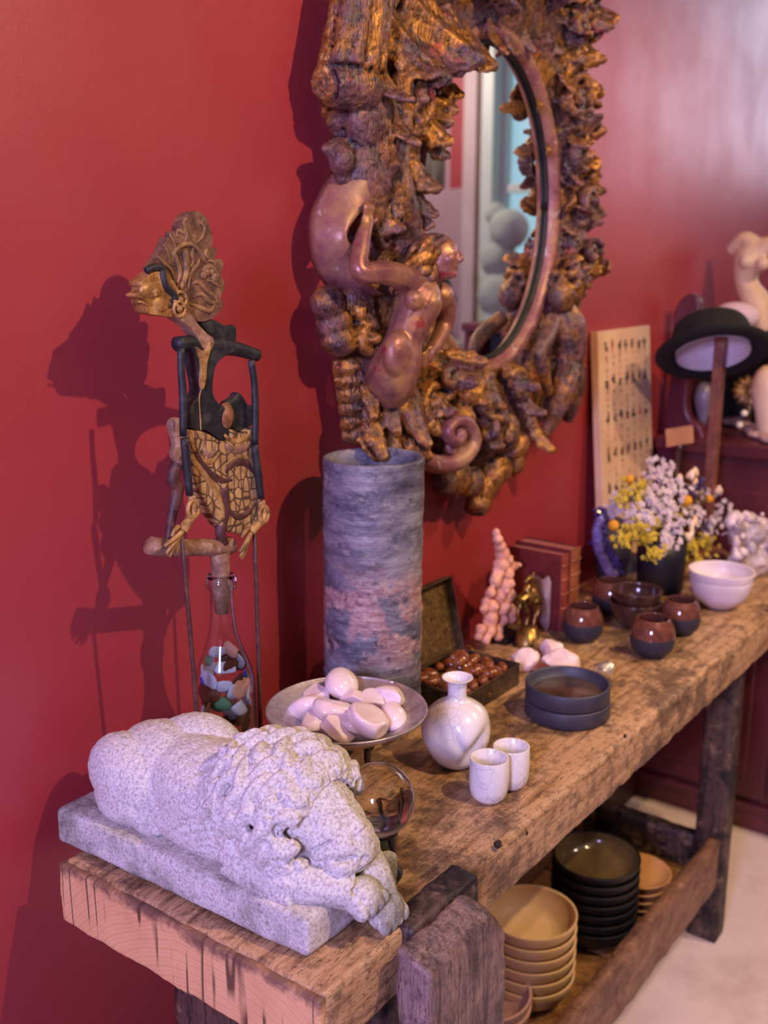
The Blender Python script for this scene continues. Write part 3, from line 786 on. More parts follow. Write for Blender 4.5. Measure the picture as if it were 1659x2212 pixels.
    limb([P(1215, 660, .075), P(1222, 700, .08), P(1228, 740, .085), P(1225, 790, .08)], [.022, .038, .036, .034])
    limb([P(1195, 690, .085), P(1182, 730, .10), P(1165, 765, .10), P(1172, 800, .10), P(1185, 850, .09)], [.016, .016, .013, .012, .010])
    limb([P(1228, 790, .085), P(1222, 830, .10), P(1205, 880, .09), P(1185, 920, .075), P(1165, 955, .06)], [.028, .026, .020, .015, .01])
    limb([P(1240, 790, .07), P(1240, 850, .075), P(1225, 910, .06)], [.024, .022, .012])
    # right side jungle of leaves up to the top
    seq = []
    for k in range(105):
        y = rnd.uniform(-180, 610); seq.append((rnd.uniform(1214, 1270), y, rnd.uniform(.040, .070)))
    for (x, y, o) in seq:
        a = rnd.uniform(0, 2*PI)
        leaf(P(x, y, o), (math.cos(a)*.8+.25, -.25, math.sin(a)), rnd.uniform(.035, .070), rnd.uniform(.012, .028), rnd.uniform(.2, .8), .005, rnd.choice((3, 4, 5)))
    for (x, y) in ((1250, 345), (1235, 215), (1262, 550), (1240, 60), (1265, 440)):
        scroll(P(x, y, .08), .028, 1.2, .010, rnd.uniform(0, 6), 1, 0, 1.5)
    for (x, y, d) in ((1262, 205, (1, -.2, .1)), (1268, 120, (1, -.2, -.1)), (1270, 395, (1, -.2, -.4)), (1262, 540, (1, -.3, -.1)), (1268, 300, (.9, -.2, .4)), (1262, 470, (1, -.2, -.2)), (1258, 20, (.9, -.2, .6))):
        leaf(P(x-8, y, .06), d, .058, .018, .35, .006, 4)
    # points reaching over the glass on the right and top
    for (x, y, d, L) in ((1150, 228, (-1, -.1, -.1), .055), (1168, 320, (-1, -.1, -.2), .045), (1172, 120, (-.7, -.1, .5), .05), (1075, 70, (0, -.2, -1), .05), (1110, 60, (.2, -.1, -.9), .05), (1035, 40, (-.3, -.3, -.9), .09), (1160, 60, (.4, -.1, -.8), .06), (1185, 180, (-.2, -.1, -1), .07)):
        leaf(P(x+22, y, .05), d, L, .016, .3, .005, 3)
    # top arch of leaves
    for k in range(34):
        x = 1000+rnd.uniform(-60, 280); y = rnd.uniform(-200, 40)
        if y > 10 and x < 1150: y -= 60
        a = rnd.uniform(0, 2*PI)
        leaf(P(x, y, rnd.uniform(.055, .08)), (math.cos(a), -.25, math.sin(a)), rnd.uniform(.06, .09), rnd.uniform(.02, .03), rnd.uniform(.3, .6), .006, rnd.choice((3, 4, 5)))
    # sweep of small jagged leaves along the left inner edge
    for (x, y, d) in ((955, 170, (.7, -.1, -.6)), (940, 210, (.7, -.1, -.4)), (925, 300, (.6, -.1, -.6)), (905, 375, (.6, -.1, -.5)), (925, 250, (.9, -.1, -.2)), (890, 450, (.6, -.1, -.6))):
        leaf(P(x, y, .065), d, .05, .018, .4, .005, 3)
    me = remesh(bm, .0030, 1, .4)
    def carve(a, n):
        q = a*np.array((1, 1, .45)); f = fbm(q, 42, 3, 2); g = 1-np.abs(fbm(a, 70, 3, 31))*3.2
        return .0016*f-.0020*np.clip(g, 0, 1)**3+.0006*fbm(a, 170, 2, 8)
    displace(me, carve)
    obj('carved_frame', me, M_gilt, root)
    # crescent
    bm = B()
    pl = [(742, 352), (716, 392), (697, 432), (684, 470), (680, 512), (686, 556), (704, 598), (735, 632), (775, 648), (792, 640)]
    inn = [(775, 372), (785, 410), (800, 432), (760, 470), (735, 500), (742, 520), (760, 520), (748, 560), (762, 600), (800, 630)]
    nP = len(pl); top, bot = [], []
    A = cr([tuple(P(x, y, .045)) for x, y in pl], 4); C = cr([tuple(P(x, y, .070)) for x, y in inn], 4)
    for a, c in zip(A, C):
        a, c = Vector(a), Vector(c); rt_, rb = [], []
        for k in range(9):
            f = k/8; q = a.lerp(c, f)+Vector((0, -.016*math.sin(PI*f)**.8, 0)); e = .012*(1-abs(2*f-1)**3)+.0015
            rt_.append(bm.verts.new(q+Vector((0, -e, 0)))); rb.append(bm.verts.new(q+Vector((0, e+.012, 0))))
        top.append(rt_); bot.append(rb)
    for i in range(len(top)-1):
        for k in range(8):
            bm.faces.new((top[i][k], top[i][k+1], top[i+1][k+1], top[i+1][k])); bm.faces.new((bot[i][k], bot[i+1][k], bot[i+1][k+1], bot[i][k+1]))
        bm.faces.new((top[i][0], top[i+1][0], bot[i+1][0], bot[i][0])); bm.faces.new((top[i][8], bot[i][8], bot[i+1][8], top[i+1][8]))
    bm.faces.new([top[0][k] for k in range(9)]+[bot[0][k] for k in range(8, -1, -1)]); bm.faces.new([top[-1][k] for k in range(8, -1, -1)]+[bot[-1][k] for k in range(9)])
    bmesh.ops.recalc_face_normals(bm, faces=bm.faces[:])
    o = obj('crescent', bm, M_gilt2, root); o['label'] = 'smooth reddish crescent with white chips'
    # spiral scroll at the lower left of the mask
    bm = B(); c = P(985, 948, .105)
    pts = [P(908, 945, .085), P(912, 985, .095), P(945, 1003, .10), P(990, 992, .105), P(1018, 955, .108), P(1010, 918, .11), P(985, 908, .112), P(968, 925, .114), P(972, 948, .116), P(988, 952, .118), P(994, 940, .118)]
    tube(bm, pts, [.008, .013, .0155, .0155, .014, .012, .0105, .0095, .009, .009, .010], 12, 5, 1.3, up=(0, 1, 0)); ball(bm, pts[-1], .012, sub=3)
    tube(bm, [P(965, 960, .105), P(975, 975, .11), P(985, 970, .11)], [.004, .007, .002], 8)
    o = obj('spiral_scroll', bm, M_gilt2, root); o['label'] = 'reddish spiral scroll'
    # ---------- carved woman, one continuous figure
    bm = B()
    T = lambda pts, r, s=12: tube(bm, pts, r, s, 4)
    T([P(838, 850, .085), P(845, 815, .10), P(860, 775, .115), P(872, 735, .118), P(888, 690, .12), P(905, 650, .122), P(915, 625, .115)], [.034, .040, .036, .029, .032, .036, .024])
    ball(bm, P(893, 648, .146), (.0150, .014, .0150), sub=3); ball(bm, P(930, 655, .146), (.0150, .014, .0150), sub=3)
    ball(bm, P(891, 647, .160), .003, sub=2); ball(bm, P(930, 655, .160), .003, sub=2)
    ball(bm, P(950, 640, .112), .022, sub=3); ball(bm, P(878, 606, .118), .024, sub=3)
    ball(bm, P(858, 765, .128), (.028, .020, .034), sub=3)
    # raised arm
    T([P(895, 612, .118), P(862, 597, .122), P(825, 588, .12), P(788, 590, .115), P(774, 578, .11), P(778, 545, .105), P(785, 508, .10), P(792, 488, .095)], [.024, .019, .017, .0155, .014, .013, .011, .009])
    # hand
    hb = P(793, 480, .095)
    ball(bm, hb, (.012, .008, .014), sub=2)
    for k in range(4):
        o_ = Vector((-.009+.006*k, 0, .010)); T([hb+o_*.6, hb+o_+Vector((0, -.004, .010)), hb+o_+Vector((.002, .002, .018-.002*abs(k-1.5)))], [.0038, .0034, .0026], 6)
    T([hb+Vector((.008, 0, -.002)), hb+Vector((.016, -.004, .003)), hb+Vector((.019, -.002, .009))], [.004, .0034, .0026], 6)
    # lowered arm and hand
    T([P(948, 632, .115), P(962, 660, .11), P(960, 700, .105), P(945, 735, .11), P(928, 762, .115)], [.020, .017, .0145, .012, .010])
    hb = P(924, 768, .12)
    ball(bm, hb, (.013, .009, .012), sub=2)
    for k in range(4):
        o_ = Vector((-.010, -.002, .008-.006*k)); T([hb+o_*.7, hb+o_+Vector((-.010, -.005, -.003)), hb+o_+Vector((-.017, .003, -.007))], [.0038, .0034, .0027], 6)
    T([hb+Vector((.0, 0, .010)), hb+Vector((-.006, -.009, .013)), hb+Vector((-.013, -.008, .011))], [.004, .0034, .0027], 6)
    # neck and head, looking up to the right
    T([P(922, 628, .115), P(933, 600, .118), P(942, 578, .122)], [.018, .0145, .015])
    Hc = P(950, 556, .128); hr = euler(0, math.radians(18), math.radians(18))
    ball(bm, Hc, (.027, .029, .034), hr)
    fwd = hr @ Vector((0, -1, 0)); upv = hr @ Vector((0, 0, 1)); sdv = hr @ Vector((1, 0, 0))
    ball(bm, Hc+fwd*.011-upv*.016, (.018, .016, .018), hr); 
    tube(bm, [Hc+fwd*.027+upv*.009, Hc+fwd*.033-upv*.002, Hc+fwd*.028-upv*.005], [.003, .0052, .004], 8)
    for s in (-1, 1):
        ball(bm, Hc+fwd*.024+upv*.0045+sdv*s*.0105, (.006, .0035, .0032), hr, 2); ball(bm, Hc+fwd*.0235+upv*.0105+sdv*s*.0105, (.0085, .0035, .0022), hr, 2)
        ball(bm, Hc+fwd*.018-upv*.006+sdv*s*.013, (.009, .009, .010), hr, 2); ball(bm, Hc+sdv*s*.027-upv*.002, (.003, .006, .008), hr, 2)
    ball(bm, Hc+fwd*.026-upv*.013, (.0075, .004, .0024), hr, 2); ball(bm, Hc+fwd*.0255-upv*.0168, (.006, .004, .0026), hr, 2); ball(bm, Hc+fwd*.022-upv*.026, (.008, .007, .006), hr, 2)
    me = remesh(bm, .0021, 3, .5)
    displace(me, lambda a, n: .0003*fbm(a, 90, 2, 2)-.0025*np.exp(-((a-np.array(P(862, 748, .146)))**2).sum(1)/.004**2))
    t = NT('burnished_bronze_skin')
    col = t.ramp(t.noise(22, 5, .65), [(.34, S('#7c4a48')), (.5, S('#9b6a58')), (.66, S('#b98a52'))])
    col = t.mix(t.ramp(t.noise(30, 4, .7), [(.62, GREY(0)), (.66, GREY(.8))]), col, S('#9c2c33'))
    t.set(col=col, metal=.4, rough=t.ramp(t.noise(18, 4), [(.35, GREY(.36)), (.65, GREY(.52))])); t.bump(t.noise(90, 4), .18, .001); 
    o = obj('carved_woman', me, t.m, root); o['label'] = 'burnished carved woman with one arm raised'
    # hair
    bm = B()
    for k in range(30):
        a = rnd.uniform(-1.9, 1.9); st = Hc+upv*.030*math.cos(a*.8)+sdv*.026*math.sin(a)-fwd*rnd.uniform(-.012, .02)
        e = Hc+sdv*(.030*math.sin(a)-.012)-upv*rnd.uniform(.0, .05)-fwd*.018+Vector((-rnd.uniform(.0, .05), .01, -.005)) if a < .6 else Hc+sdv*.032-upv*rnd.uniform(.01, .035)-fwd*.012
        m = (st+e)/2+upv*rnd.uniform(-.004, .010)+sdv*(.012 if a > 0 else -.012)-fwd*.004
        tube(bm, [st, m, e, e+Vector((rnd.uniform(-.01, .01), .004, -.012))], [.006, .0062, .005, .002], 7, 4)
    for k in range(22):
        st = Hc+Vector((-.020-rnd.uniform(0, .012), .0, rnd.uniform(-.022, .024))); e = st+Vector((-rnd.uniform(.014, .036), rnd.uniform(-.006, .006), -rnd.uniform(.004, .030)))
        m = (st+e)/2+Vector((rnd.uniform(-.005, .005), -.010, rnd.uniform(.0, .012)))
        tube(bm, [st, m, e, e+Vector((.006, -.004, -.006)), e+Vector((.008, 0, .002))], [.0055, .0062, .005, .0045, .002], 7, 4)
    ball(bm, Hc-fwd*.010+upv*.005, (.029, .027, .032), hr)
    me = remesh(bm, .0024, 1, .4); displace(me, lambda a, n: .0012*fbm(a, 160, 2, 5))
    obj('carved_hair', me, M_gilt, root)
build_mirror()
# ================================================================== WOODEN PUPPET
def m_puppet(name, c1, c2, c3, line=None, metal=0, rough=.55):
    t = NT(name)
    col = t.ramp(t.noise(60, 5, .7), [(.34, S(c1)), (.52, S(c2)), (.68, S(c3))])
    if line:
        v = t.vor(62, 'DISTANCE_TO_EDGE', t.mapp((1, .1, 1)))
        ln = t.ramp(v, [(.03, GREY(1)), (.07, GREY(0))])
        w1 = t.wave(26, t.mapp((1, 0, .7)), 5, 2, 1.2)
        br = t.ramp(w1, [(.80, GREY(0)), (.88, GREY(1))])
        col = t.mix(t.math('MULTIPLY', ln, .85), col, S('#1f150f'))
        col = t.mix(t.math('MULTIPLY', br, line), col, S('#5f2d24'))
    t.set(col=col, rough=rough, metal=metal); t.bump(t.noise(180, 5, .7), .4, .001); return t.m
MP_gold = m_puppet('old_gold_paint', '#5f4426', '#a47a42', '#c79f63')
MP_face = m_puppet('worn_gold_face', '#5a3b1c', '#9a6c34', '#c69a5e', metal=.25, rough=.42)
MP_head = m_puppet('brown_carved_wood', '#3b261c', '#6f4d36', '#8f6b48')
MP_black = m_puppet('chipped_black_paint', '#0f0f12', '#1d1d20', '#3a3936')
MP_batik = m_puppet('batik_painted_cloth', '#8f6d40', '#b3905c', '#c9a873', line=.75)
MP_red = m_puppet('dark_red_wood', '#33191a', '#54302a', '#6b4336')
MP_pink = m_puppet('pale_chipped_wood', '#6b4a3a', '#8f6a52', '#b8957c')
PY = .915
Zc = lambda zx, zy: (150+zx/2.764, 440+zy/2.764)       # positions read off an enlarged view
def pp(zx, zy, out=0.0):
    x, y = Zc(zx, zy); return onY(x, y, PY-out)
def build_puppet():
    base = pp(905, 2190); root = thing('wooden_puppet', 'carved and painted wooden puppet with gold face and tall headdress standing in the bottle neck', 'puppet', (base.x, PY, base.z))
    n = (0, 1, 0)
    def pl(name, pts, th, m, out=0, bev=.003, parent=root, seg=3):
        bm = B(); q = cr([p+(0,) for p in pts]+[pts[0]+(0,)], 3)[:-1]
        plate(bm, [pp(a[0], a[1], out) for a in q], n, th)
        return obj(name, bm, m, parent, smooth=False, bevel=bev, seg=seg)
    def tb(name, pts, r, m, out=0, parent=root, flat=1, seg=10, sm=4, up=None):
        bm = B(); r = [x*.68 for x in r] if hasattr(r, '__len__') else r*.8; tube(bm, [pp(p[0], p[1], out+(p[2] if len(p) > 2 else 0)) for p in pts], r, seg, sm, flat, up); return obj(name, bm, m, parent)
    # head: face, headdress, collar
    head = pl('head', [(470, 405), (388, 470), (412, 512), (368, 545), (402, 572), (400, 592), (412, 612), (432, 650), (470, 662), (590, 675), (640, 640), (640, 560), (590, 470), (540, 405)], .020, MP_face, .002, .005)
    bm = B()
    for (zx, zy, r, rz_) in ((505, 530, .010, .006), (470, 520, .012, .009), (540, 600, .013, .010)): ball(bm, pp(zx, zy, .010), (r, .005, rz_), sub=3)
    obj('cheek', bm, MP_face, head)
    bm = B(); tube(bm, [pp(500, 520, .0145), pp(520, 548, .016), pp(505, 540, .0145)], .0016, 6); tube(bm, [pp(410, 585, .012), pp(440, 590, .013), pp(470, 612, .012)], .0011, 6); obj('eye', bm, MP_gold, head)
    hd = pl('headdress', [(640, 120), (680, 60), (740, 46), (790, 80), (815, 140), (830, 210), (825, 262), (850, 265), (850, 315), (830, 335), (880, 330), (897, 370), (880, 420), (905, 490), (880, 560), (893, 600), (860, 660), (800, 697), (740, 700), (690, 660), (640, 600), (600, 480), (540, 395), (460, 395), (500, 330), (540, 262), (562, 200), (585, 215), (600, 165), (628, 180)], .014, MP_head, -.002, .004)
    lines = [([(640, 480), (660, 420), (640, 330), (625, 300), (660, 255), (720, 240), (770, 280), (800, 330), (820, 360)], .0024), ([(690, 230), (700, 200), (690, 150), (680, 110), (700, 85)], .002), ([(755, 240), (790, 200), (805, 150), (785, 110)], .002),
             ([(640, 200), (650, 160), (700, 190), (715, 230)], .0018), ([(660, 520), (690, 440), (700, 380), (690, 300), (700, 270)], .0034), ([(710, 520), (720, 420), (760, 370), (780, 330)], .0024), ([(560, 240), (590, 300), (600, 370)], .0016), ([(600, 180), (630, 250), (640, 300)], .0016),
             ([(520, 310), (560, 350), (610, 400), (620, 450)], .0020), ([(730, 480), (770, 470), (820, 520), (870, 560), (890, 600)], .0022), ([(740, 560), (790, 540), (840, 590), (880, 590)], .0022), ([(720, 600), (780, 620), (840, 640), (870, 600)], .0024), ([(790, 420), (810, 385), (850, 375), (880, 420), (900, 480)], .0024),
             ([(830, 340), (860, 350), (880, 390)], .002), ([(825, 270), (810, 300), (830, 330)], .002), ([(750, 240), (730, 300), (740, 350), (700, 400)], .0022), ([(820, 455), (860, 470), (900, 500)], .002)]
    bm = B()
    for L, r in lines: tube(bm, [pp(x, y, .0052) for x, y in L], [r*.6]+[r*1.3]*(len(L)-2)+[r*.5], 7, 4, .75, up=(0, 1, 0))
    for (x, y, r) in ((823, 410, .005), (848, 408, .004), (800, 425, .005), (870, 440, .006)): ball(bm, pp(x, y, .006), (r, .003, r), sub=2)
    obj('carved_relief', bm, m_puppet('brown_gold_relief', '#4a3020', '#84603c', '#a58050'), hd)
    bm = B()
    for L, r in (([(460, 400), (500, 380), (550, 385), (560, 440), (580, 500), (620, 540), (628, 570)], .0042), ([(600, 570), (612, 600), (596, 620)], .0014)): tube(bm, [pp(x, y, .012) for x, y in L], r, 7, 4)
    o = obj('hair_band', bm, MP_black, head); o['label'] = 'black painted hairline'
    bm = B()
    for (x, y, r) in ((662, 572, .0085), (655, 628, .0085)): 
        m = pp(x, y, .013); tube(bm, [m+Vector((r*math.cos(a), 0, r*math.sin(a))) for a in [k*PI/6 for k in range(13)]], .0022, 7, 1); ball(bm, m, .004, sub=2)
    obj('ear_ornament', bm, MP_gold, head)
    # neck
    pl('neck', [(585, 672), (640, 650), (690, 655), (740, 720), (800, 780), (830, 800), (830, 850), (800, 880), (760, 850), (735, 800), (690, 740), (620, 690)], .018, MP_pink, .002, .006)
    pl('hair_tail', [(750, 705), (840, 690), (920, 730), (975, 728), (972, 830), (900, 835), (830, 800), (790, 760)], .012, MP_black, -.004, .004)
    # shoulders and torso
    tb('shoulder_bar', [(640, 838, .004), (720, 830, .002), (800, 850, .0), (900, 850, 0), (1000, 868, 0), (1120, 905, 0)], [.0125, .013, .016, .0165, .013, .0115], MP_black, seg=14)
    tor = pl('torso', [(700, 850), (850, 840), (960, 880), (900, 905), (850, 950), (830, 1010), (822, 1120), (850, 1180), (900, 1220), (915, 1300), (915, 1380), (870, 1408), (790, 1350), (700, 1340), (690, 1210), (735, 1150), (745, 1090), (725, 980), (712, 900)], .020, MP_black, 0, .007)
    pl('chest_ornament', [(748, 850), (800, 880), (832, 820), (836, 870), (815, 960), (810, 1050), (790, 1110), (778, 1060), (780, 960), (760, 890)], .005, MP_gold, .011, .0015, tor)
    tb('gold_line', [(788, 1105), (775, 1160), (780, 1260), (785, 1355)], .0012, MP_gold, .011, tor, seg=6)
    pl('dagger', [(990, 1118), (1020, 1150), (1050, 1200), (1092, 1210), (1090, 1290), (1010, 1370), (945, 1340), (920, 1260), (915, 1190), (960, 1160)], .014, MP_black, -.006, .005)
    ball_bm = B(); ball(ball_bm, pp(925, 1275, .004), (.013, .009, .018), euler(0, .3, 0)); obj('dagger_knot', ball_bm, m_puppet('worn_brown_knot', '#5a3520', '#8a5a3a', '#a0704a'), root)
    # skirt
    sk = pl('skirt', [(690, 1345), (780, 1360), (870, 1410), (920, 1400), (930, 1340), (1000, 1370), (1070, 1330), (1092, 1420), (1100, 1540), (1110, 1700), (1115, 1850), (1070, 1940), (1010, 1968), (950, 1960), (880, 1930), (800, 1820), (730, 1680), (700, 1560), (690, 1450)], .022, MP_batik, .001, .007)
    folds = [([(740, 1400), (760, 1500), (820, 1590), (900, 1650), (970, 1650)], .006, MP_red), ([(700, 1480), (760, 1560), (850, 1680), (900, 1780), (930, 1900)], .006, MP_gold), ([(930, 1600), (980, 1550), (1050, 1545), (1100, 1610)], .007, MP_red), ([(930, 1560), (1000, 1515), (1070, 1520), (1105, 1570)], .004, MP_gold),
             ([(940, 1830), (1000, 1870), (1060, 1850), (1110, 1790)], .006, MP_red), ([(930, 1440), (980, 1470), (1040, 1460), (1085, 1420)], .007, MP_pink), ([(925, 1380), (980, 1420), (1050, 1400), (1090, 1350)], .005, MP_gold), ([(800, 1400), (810, 1480), (850, 1500), (870, 1430)], .005, MP_pink), ([(720, 1370), (740, 1450), (790, 1530), (850, 1540), (900, 1480)], .005, MP_gold)]
    for L, r, m in folds:
        bm = B(); tube(bm, [pp(x, y, .0115) for x, y in L], [r*.4]+[r*.75]*(len(L)-2)+[r*.3], 8, 4, .5, up=(0, 1, 0)); obj('fold', bm, m, sk)
    pl('sash', [(640, 1270), (600, 1290), (592, 1340), (620, 1440), (605, 1480), (620, 1530), (680, 1560), (700, 1480), (690, 1350)], .012, MP_pink, -.004, .004)
    # legs
    tb('leg', [(655, 1520, -.006), (615, 1640, -.006), (645, 1700, -.006), (625, 1800, -.006), (605, 1900, -.004), (592, 2010, 0)], [.012, .011, .012, .010, .008, .007], MP_red, -.004)
    tb('leg', [(905, 1690), (918, 1780), (915, 1880), (900, 1960), (925, 2030)], [.013, .013, .0115, .010, .009], MP_red, .006)
    tb('foot_bar', [(480, 2040), (500, 2045), (620, 2055), (760, 2052), (900, 2050), (960, 2040), (972, 2035)], [.015, .0165, .0155, .0155, .0165, .016, .011], MP_pink, .0, seg=14)
    # arms: upper, fore, hand
    for k, (u, f, h) in enumerate((
        ([(665, 862), (668, 1000), (678, 1150), (680, 1390)], [(685, 1400), (700, 1560), (718, 1740)], [(730, 1745), (738, 1810), (735, 1860), (700, 1910), (675, 1950)]),
        ([(1085, 935), (1105, 1080), (1110, 1260), (1108, 1450)], [(1105, 1440), (1125, 1600), (1145, 1760)], [(1148, 1775), (1160, 1840), (1150, 1890), (1110, 1930), (1085, 1960)]))):
        o_ = .017
        tb('upper_arm', u, [.0065, .0065, .007, .0065], MP_black, o_, flat=.7)
        tb('forearm', f, [.007, .0075, .0065], MP_black, o_+.004, flat=.8)
        hd_ = tb('hand', h, [.0065, .006, .0072, .0085, .009], MP_gold, o_+.004, flat=.7)
        bm = B(); m_ = pp(h[1][0], h[1][1]+15, o_+.006)
        tube(bm, [m_+Vector((.0085*math.cos(a), 0, .0105*math.sin(a))) for a in [k2*PI/6 for k2 in range(13)]], .0026, 7, 1); obj('bangle', bm, MP_gold, hd_)
        e = Vector(pp(h[-1][0], h[-1][1], o_+.004)); bm = B()
        tips = [(-.030, -.012), (-.026, -.022), (-.020, -.028), (-.014, -.028)] if k == 0 else [(-.024, -.020), (-.021, -.028), (-.016, -.032), (-.010, -.030)]
        for q, (dx, dz) in enumerate(tips):
            tube(bm, [e+Vector((-.003+.002*q, -.002+.0015*q, -.001)), e+Vector((dx*.55-.001, -.004+.002*q, dz*.5)), e+Vector((dx, -.002+.002*q, dz))], [.0032, .0029, .0018], 7)
        tube(bm, [e+Vector((-.006, 0, .006)), e+Vector((-.015, -.003, .003)), e+Vector((-.019, -.002, -.003))], [.003, .0026, .0016], 7)
        obj('finger', bm, MP_gold, hd_)
    # control rods from the hands down to the bench
    a = pp(668, 1955, .021); b = onZ(404, 1700, TOP+.002); b = Vector((a.x+.012, PY-.024, TOP+.002))
    bm = B(); tube(bm, [a, (a+b)/2+Vector((.002, 0, 0)), b], [.0026, .0028, .003], 8); obj('rod', bm, MP_red, root)
    a = pp(1105, 1960, .021); b = Vector((a.x-.002, PY-.022, TOP+.002))
    bm = B(); tube(bm, [a, (a+b)/2+Vector((.001, 0, 0)), b], [.0026, .0028, .003], 8); obj('rod', bm, MP_red, root)
    # centre rod dropping into the bottle
    a = pp(902, 2080); bm = B(); tube(bm, [Vector((BOT.x, PY, a.z)), Vector((BOT.x, PY, a.z-.03)), Vector((BOT.x, BOT.y, 1.003))], [.0125, .0115, .0088], 14, 2); obj('centre_rod', bm, MP_pink, root)
# ------------------------------------------------------------------ bottle with sea glass
bt = onY(478, 1240, PY)
BOT = Vector((bt.x-.001, PY, TOP+.001)); BH = bt.z-BOT.z
BR = .0395
def bottle_r(z):       # outer radius at height z above the base
    h = BH
    P_ = [(0, BR-.004), (.006, BR), (.45*h, BR), (.52*h, BR*.985), (.60*h, BR*.86), (.68*h, BR*.62), (.76*h, BR*.44), (.86*h, BR*.385), (h, BR*.36)]
    return float(np.interp(z, [p[0] for p in P_], [p[1] for p in P_]))
def build_bottle():
    h = BH; th = .0028
    zs = list(np.linspace(.006, h-.022, 40)); sm = []
    for z in zs:
        sm.append(np.mean([bottle_r(z+d) for d in np.linspace(-.008, .008, 9)]) if z > .02 else bottle_r(z))
    out = [(0, .010), (.018, .008), (BR-.012, .0006), (BR-.004, .0), (BR-.0008, .004)]+[(r, z) for r, z in zip(sm, zs)]
    rn = sm[-1]
    out += [(rn, h-.020), (rn+.0035, h-.018), (rn+.0045, h-.012), (rn+.0038, h-.006), (rn+.0022, h-.0045), (rn+.0030, h-.002), (rn+.0015, h), (rn-.002, h)]
    inn = [(rn-th, h-.004)]+[(r-th, z) for r, z in zip(sm[::-1], zs[::-1])]+[(BR-.012, .0058), (.018, .0125), (0, .0145)]
    bm = B(); lathe(bm, out+inn, 56, BOT)
    t = NT('clear_bottle_glass'); t.set(col=(.97, .98, .97, 1), rough=.0, trans=1, ior=1.45)
    o = obj('glass_bottle', bm, t.m, loc=BOT); tag(o, 'clear glass wine bottle filled with sea glass, behind the lion', 'bottle')
    kinds = [('white', '#c9d2e2', 34), ('green', '#4f8a62', 13), ('blue', '#2a3fc4', 3), ('amber', '#5a2c1c', 22), ('peach', '#d3a184', 8), ('olive', '#8e9a5c', 4)]
    mats = {}
    for k, c, n_ in kinds:
        t = NT(k+'_sea_glass'); t.set(col=S(c), rough=.42, trans=.2, ior=1.3); t.bump(t.noise(150, 3), .2, .0006); mats[k] = t.m
    rnd = random.Random(5); seq = [k for k, c, n_ in kinds for _ in range(n_)]; rnd.shuffle(seq)
    placed = []; zz = .018
    tops = {}
    i = 0
    while i < len(seq):
        ok = False
        for tr in range(400):
            f = i/len(seq); z = .020+f**.9*(.63*h-.02)+rnd.uniform(-.010, .010)
            R = bottle_r(z)-th-.0052
            a = rnd.uniform(0, 2*PI); rr = R*(rnd.uniform(.7, 1)**.5) if R > 0 else 0
            p = Vector((rr*math.cos(a), rr*math.sin(a), z))
            if z < .018: continue
            if all((p-q).length > .0070 for q in placed): ok = True; break
        if not ok: i += 1; continue
        placed.append(p); k = seq[i]; i += 1
        s = rnd.uniform(.0105, .0150)
        nrm = Vector((math.cos(a), math.sin(a), rnd.uniform(-.25, .25))).normalized()
        rot = frame_rot(Vector((-math.sin(a), math.cos(a), rnd.uniform(-1, 1))), nrm)
        bm = rock(BOT+p, (s*rnd.uniform(.9, 1.25), s*rnd.uniform(.6, .9), .0026), 100+i, .22, .9, 3, 4, rot)
        if rnd.random() < 1:
            o = obj('sea_glass', bm, mats[k], loc=BOT+p)
            tag(o, {'white': 'frosted white piece of sea glass inside the clear bottle', 'green': 'green piece of sea glass inside the clear bottle', 'blue': 'deep blue piece of sea glass inside the clear bottle', 'amber': 'brown piece of sea glass inside the clear bottle', 'peach': 'peach coloured piece of sea glass inside the clear bottle', 'olive': 'pale olive piece of sea glass inside the clear bottle'}[k], 'sea glass', k+' sea glass in the bottle', 'thing')
build_bottle()
build_puppet()

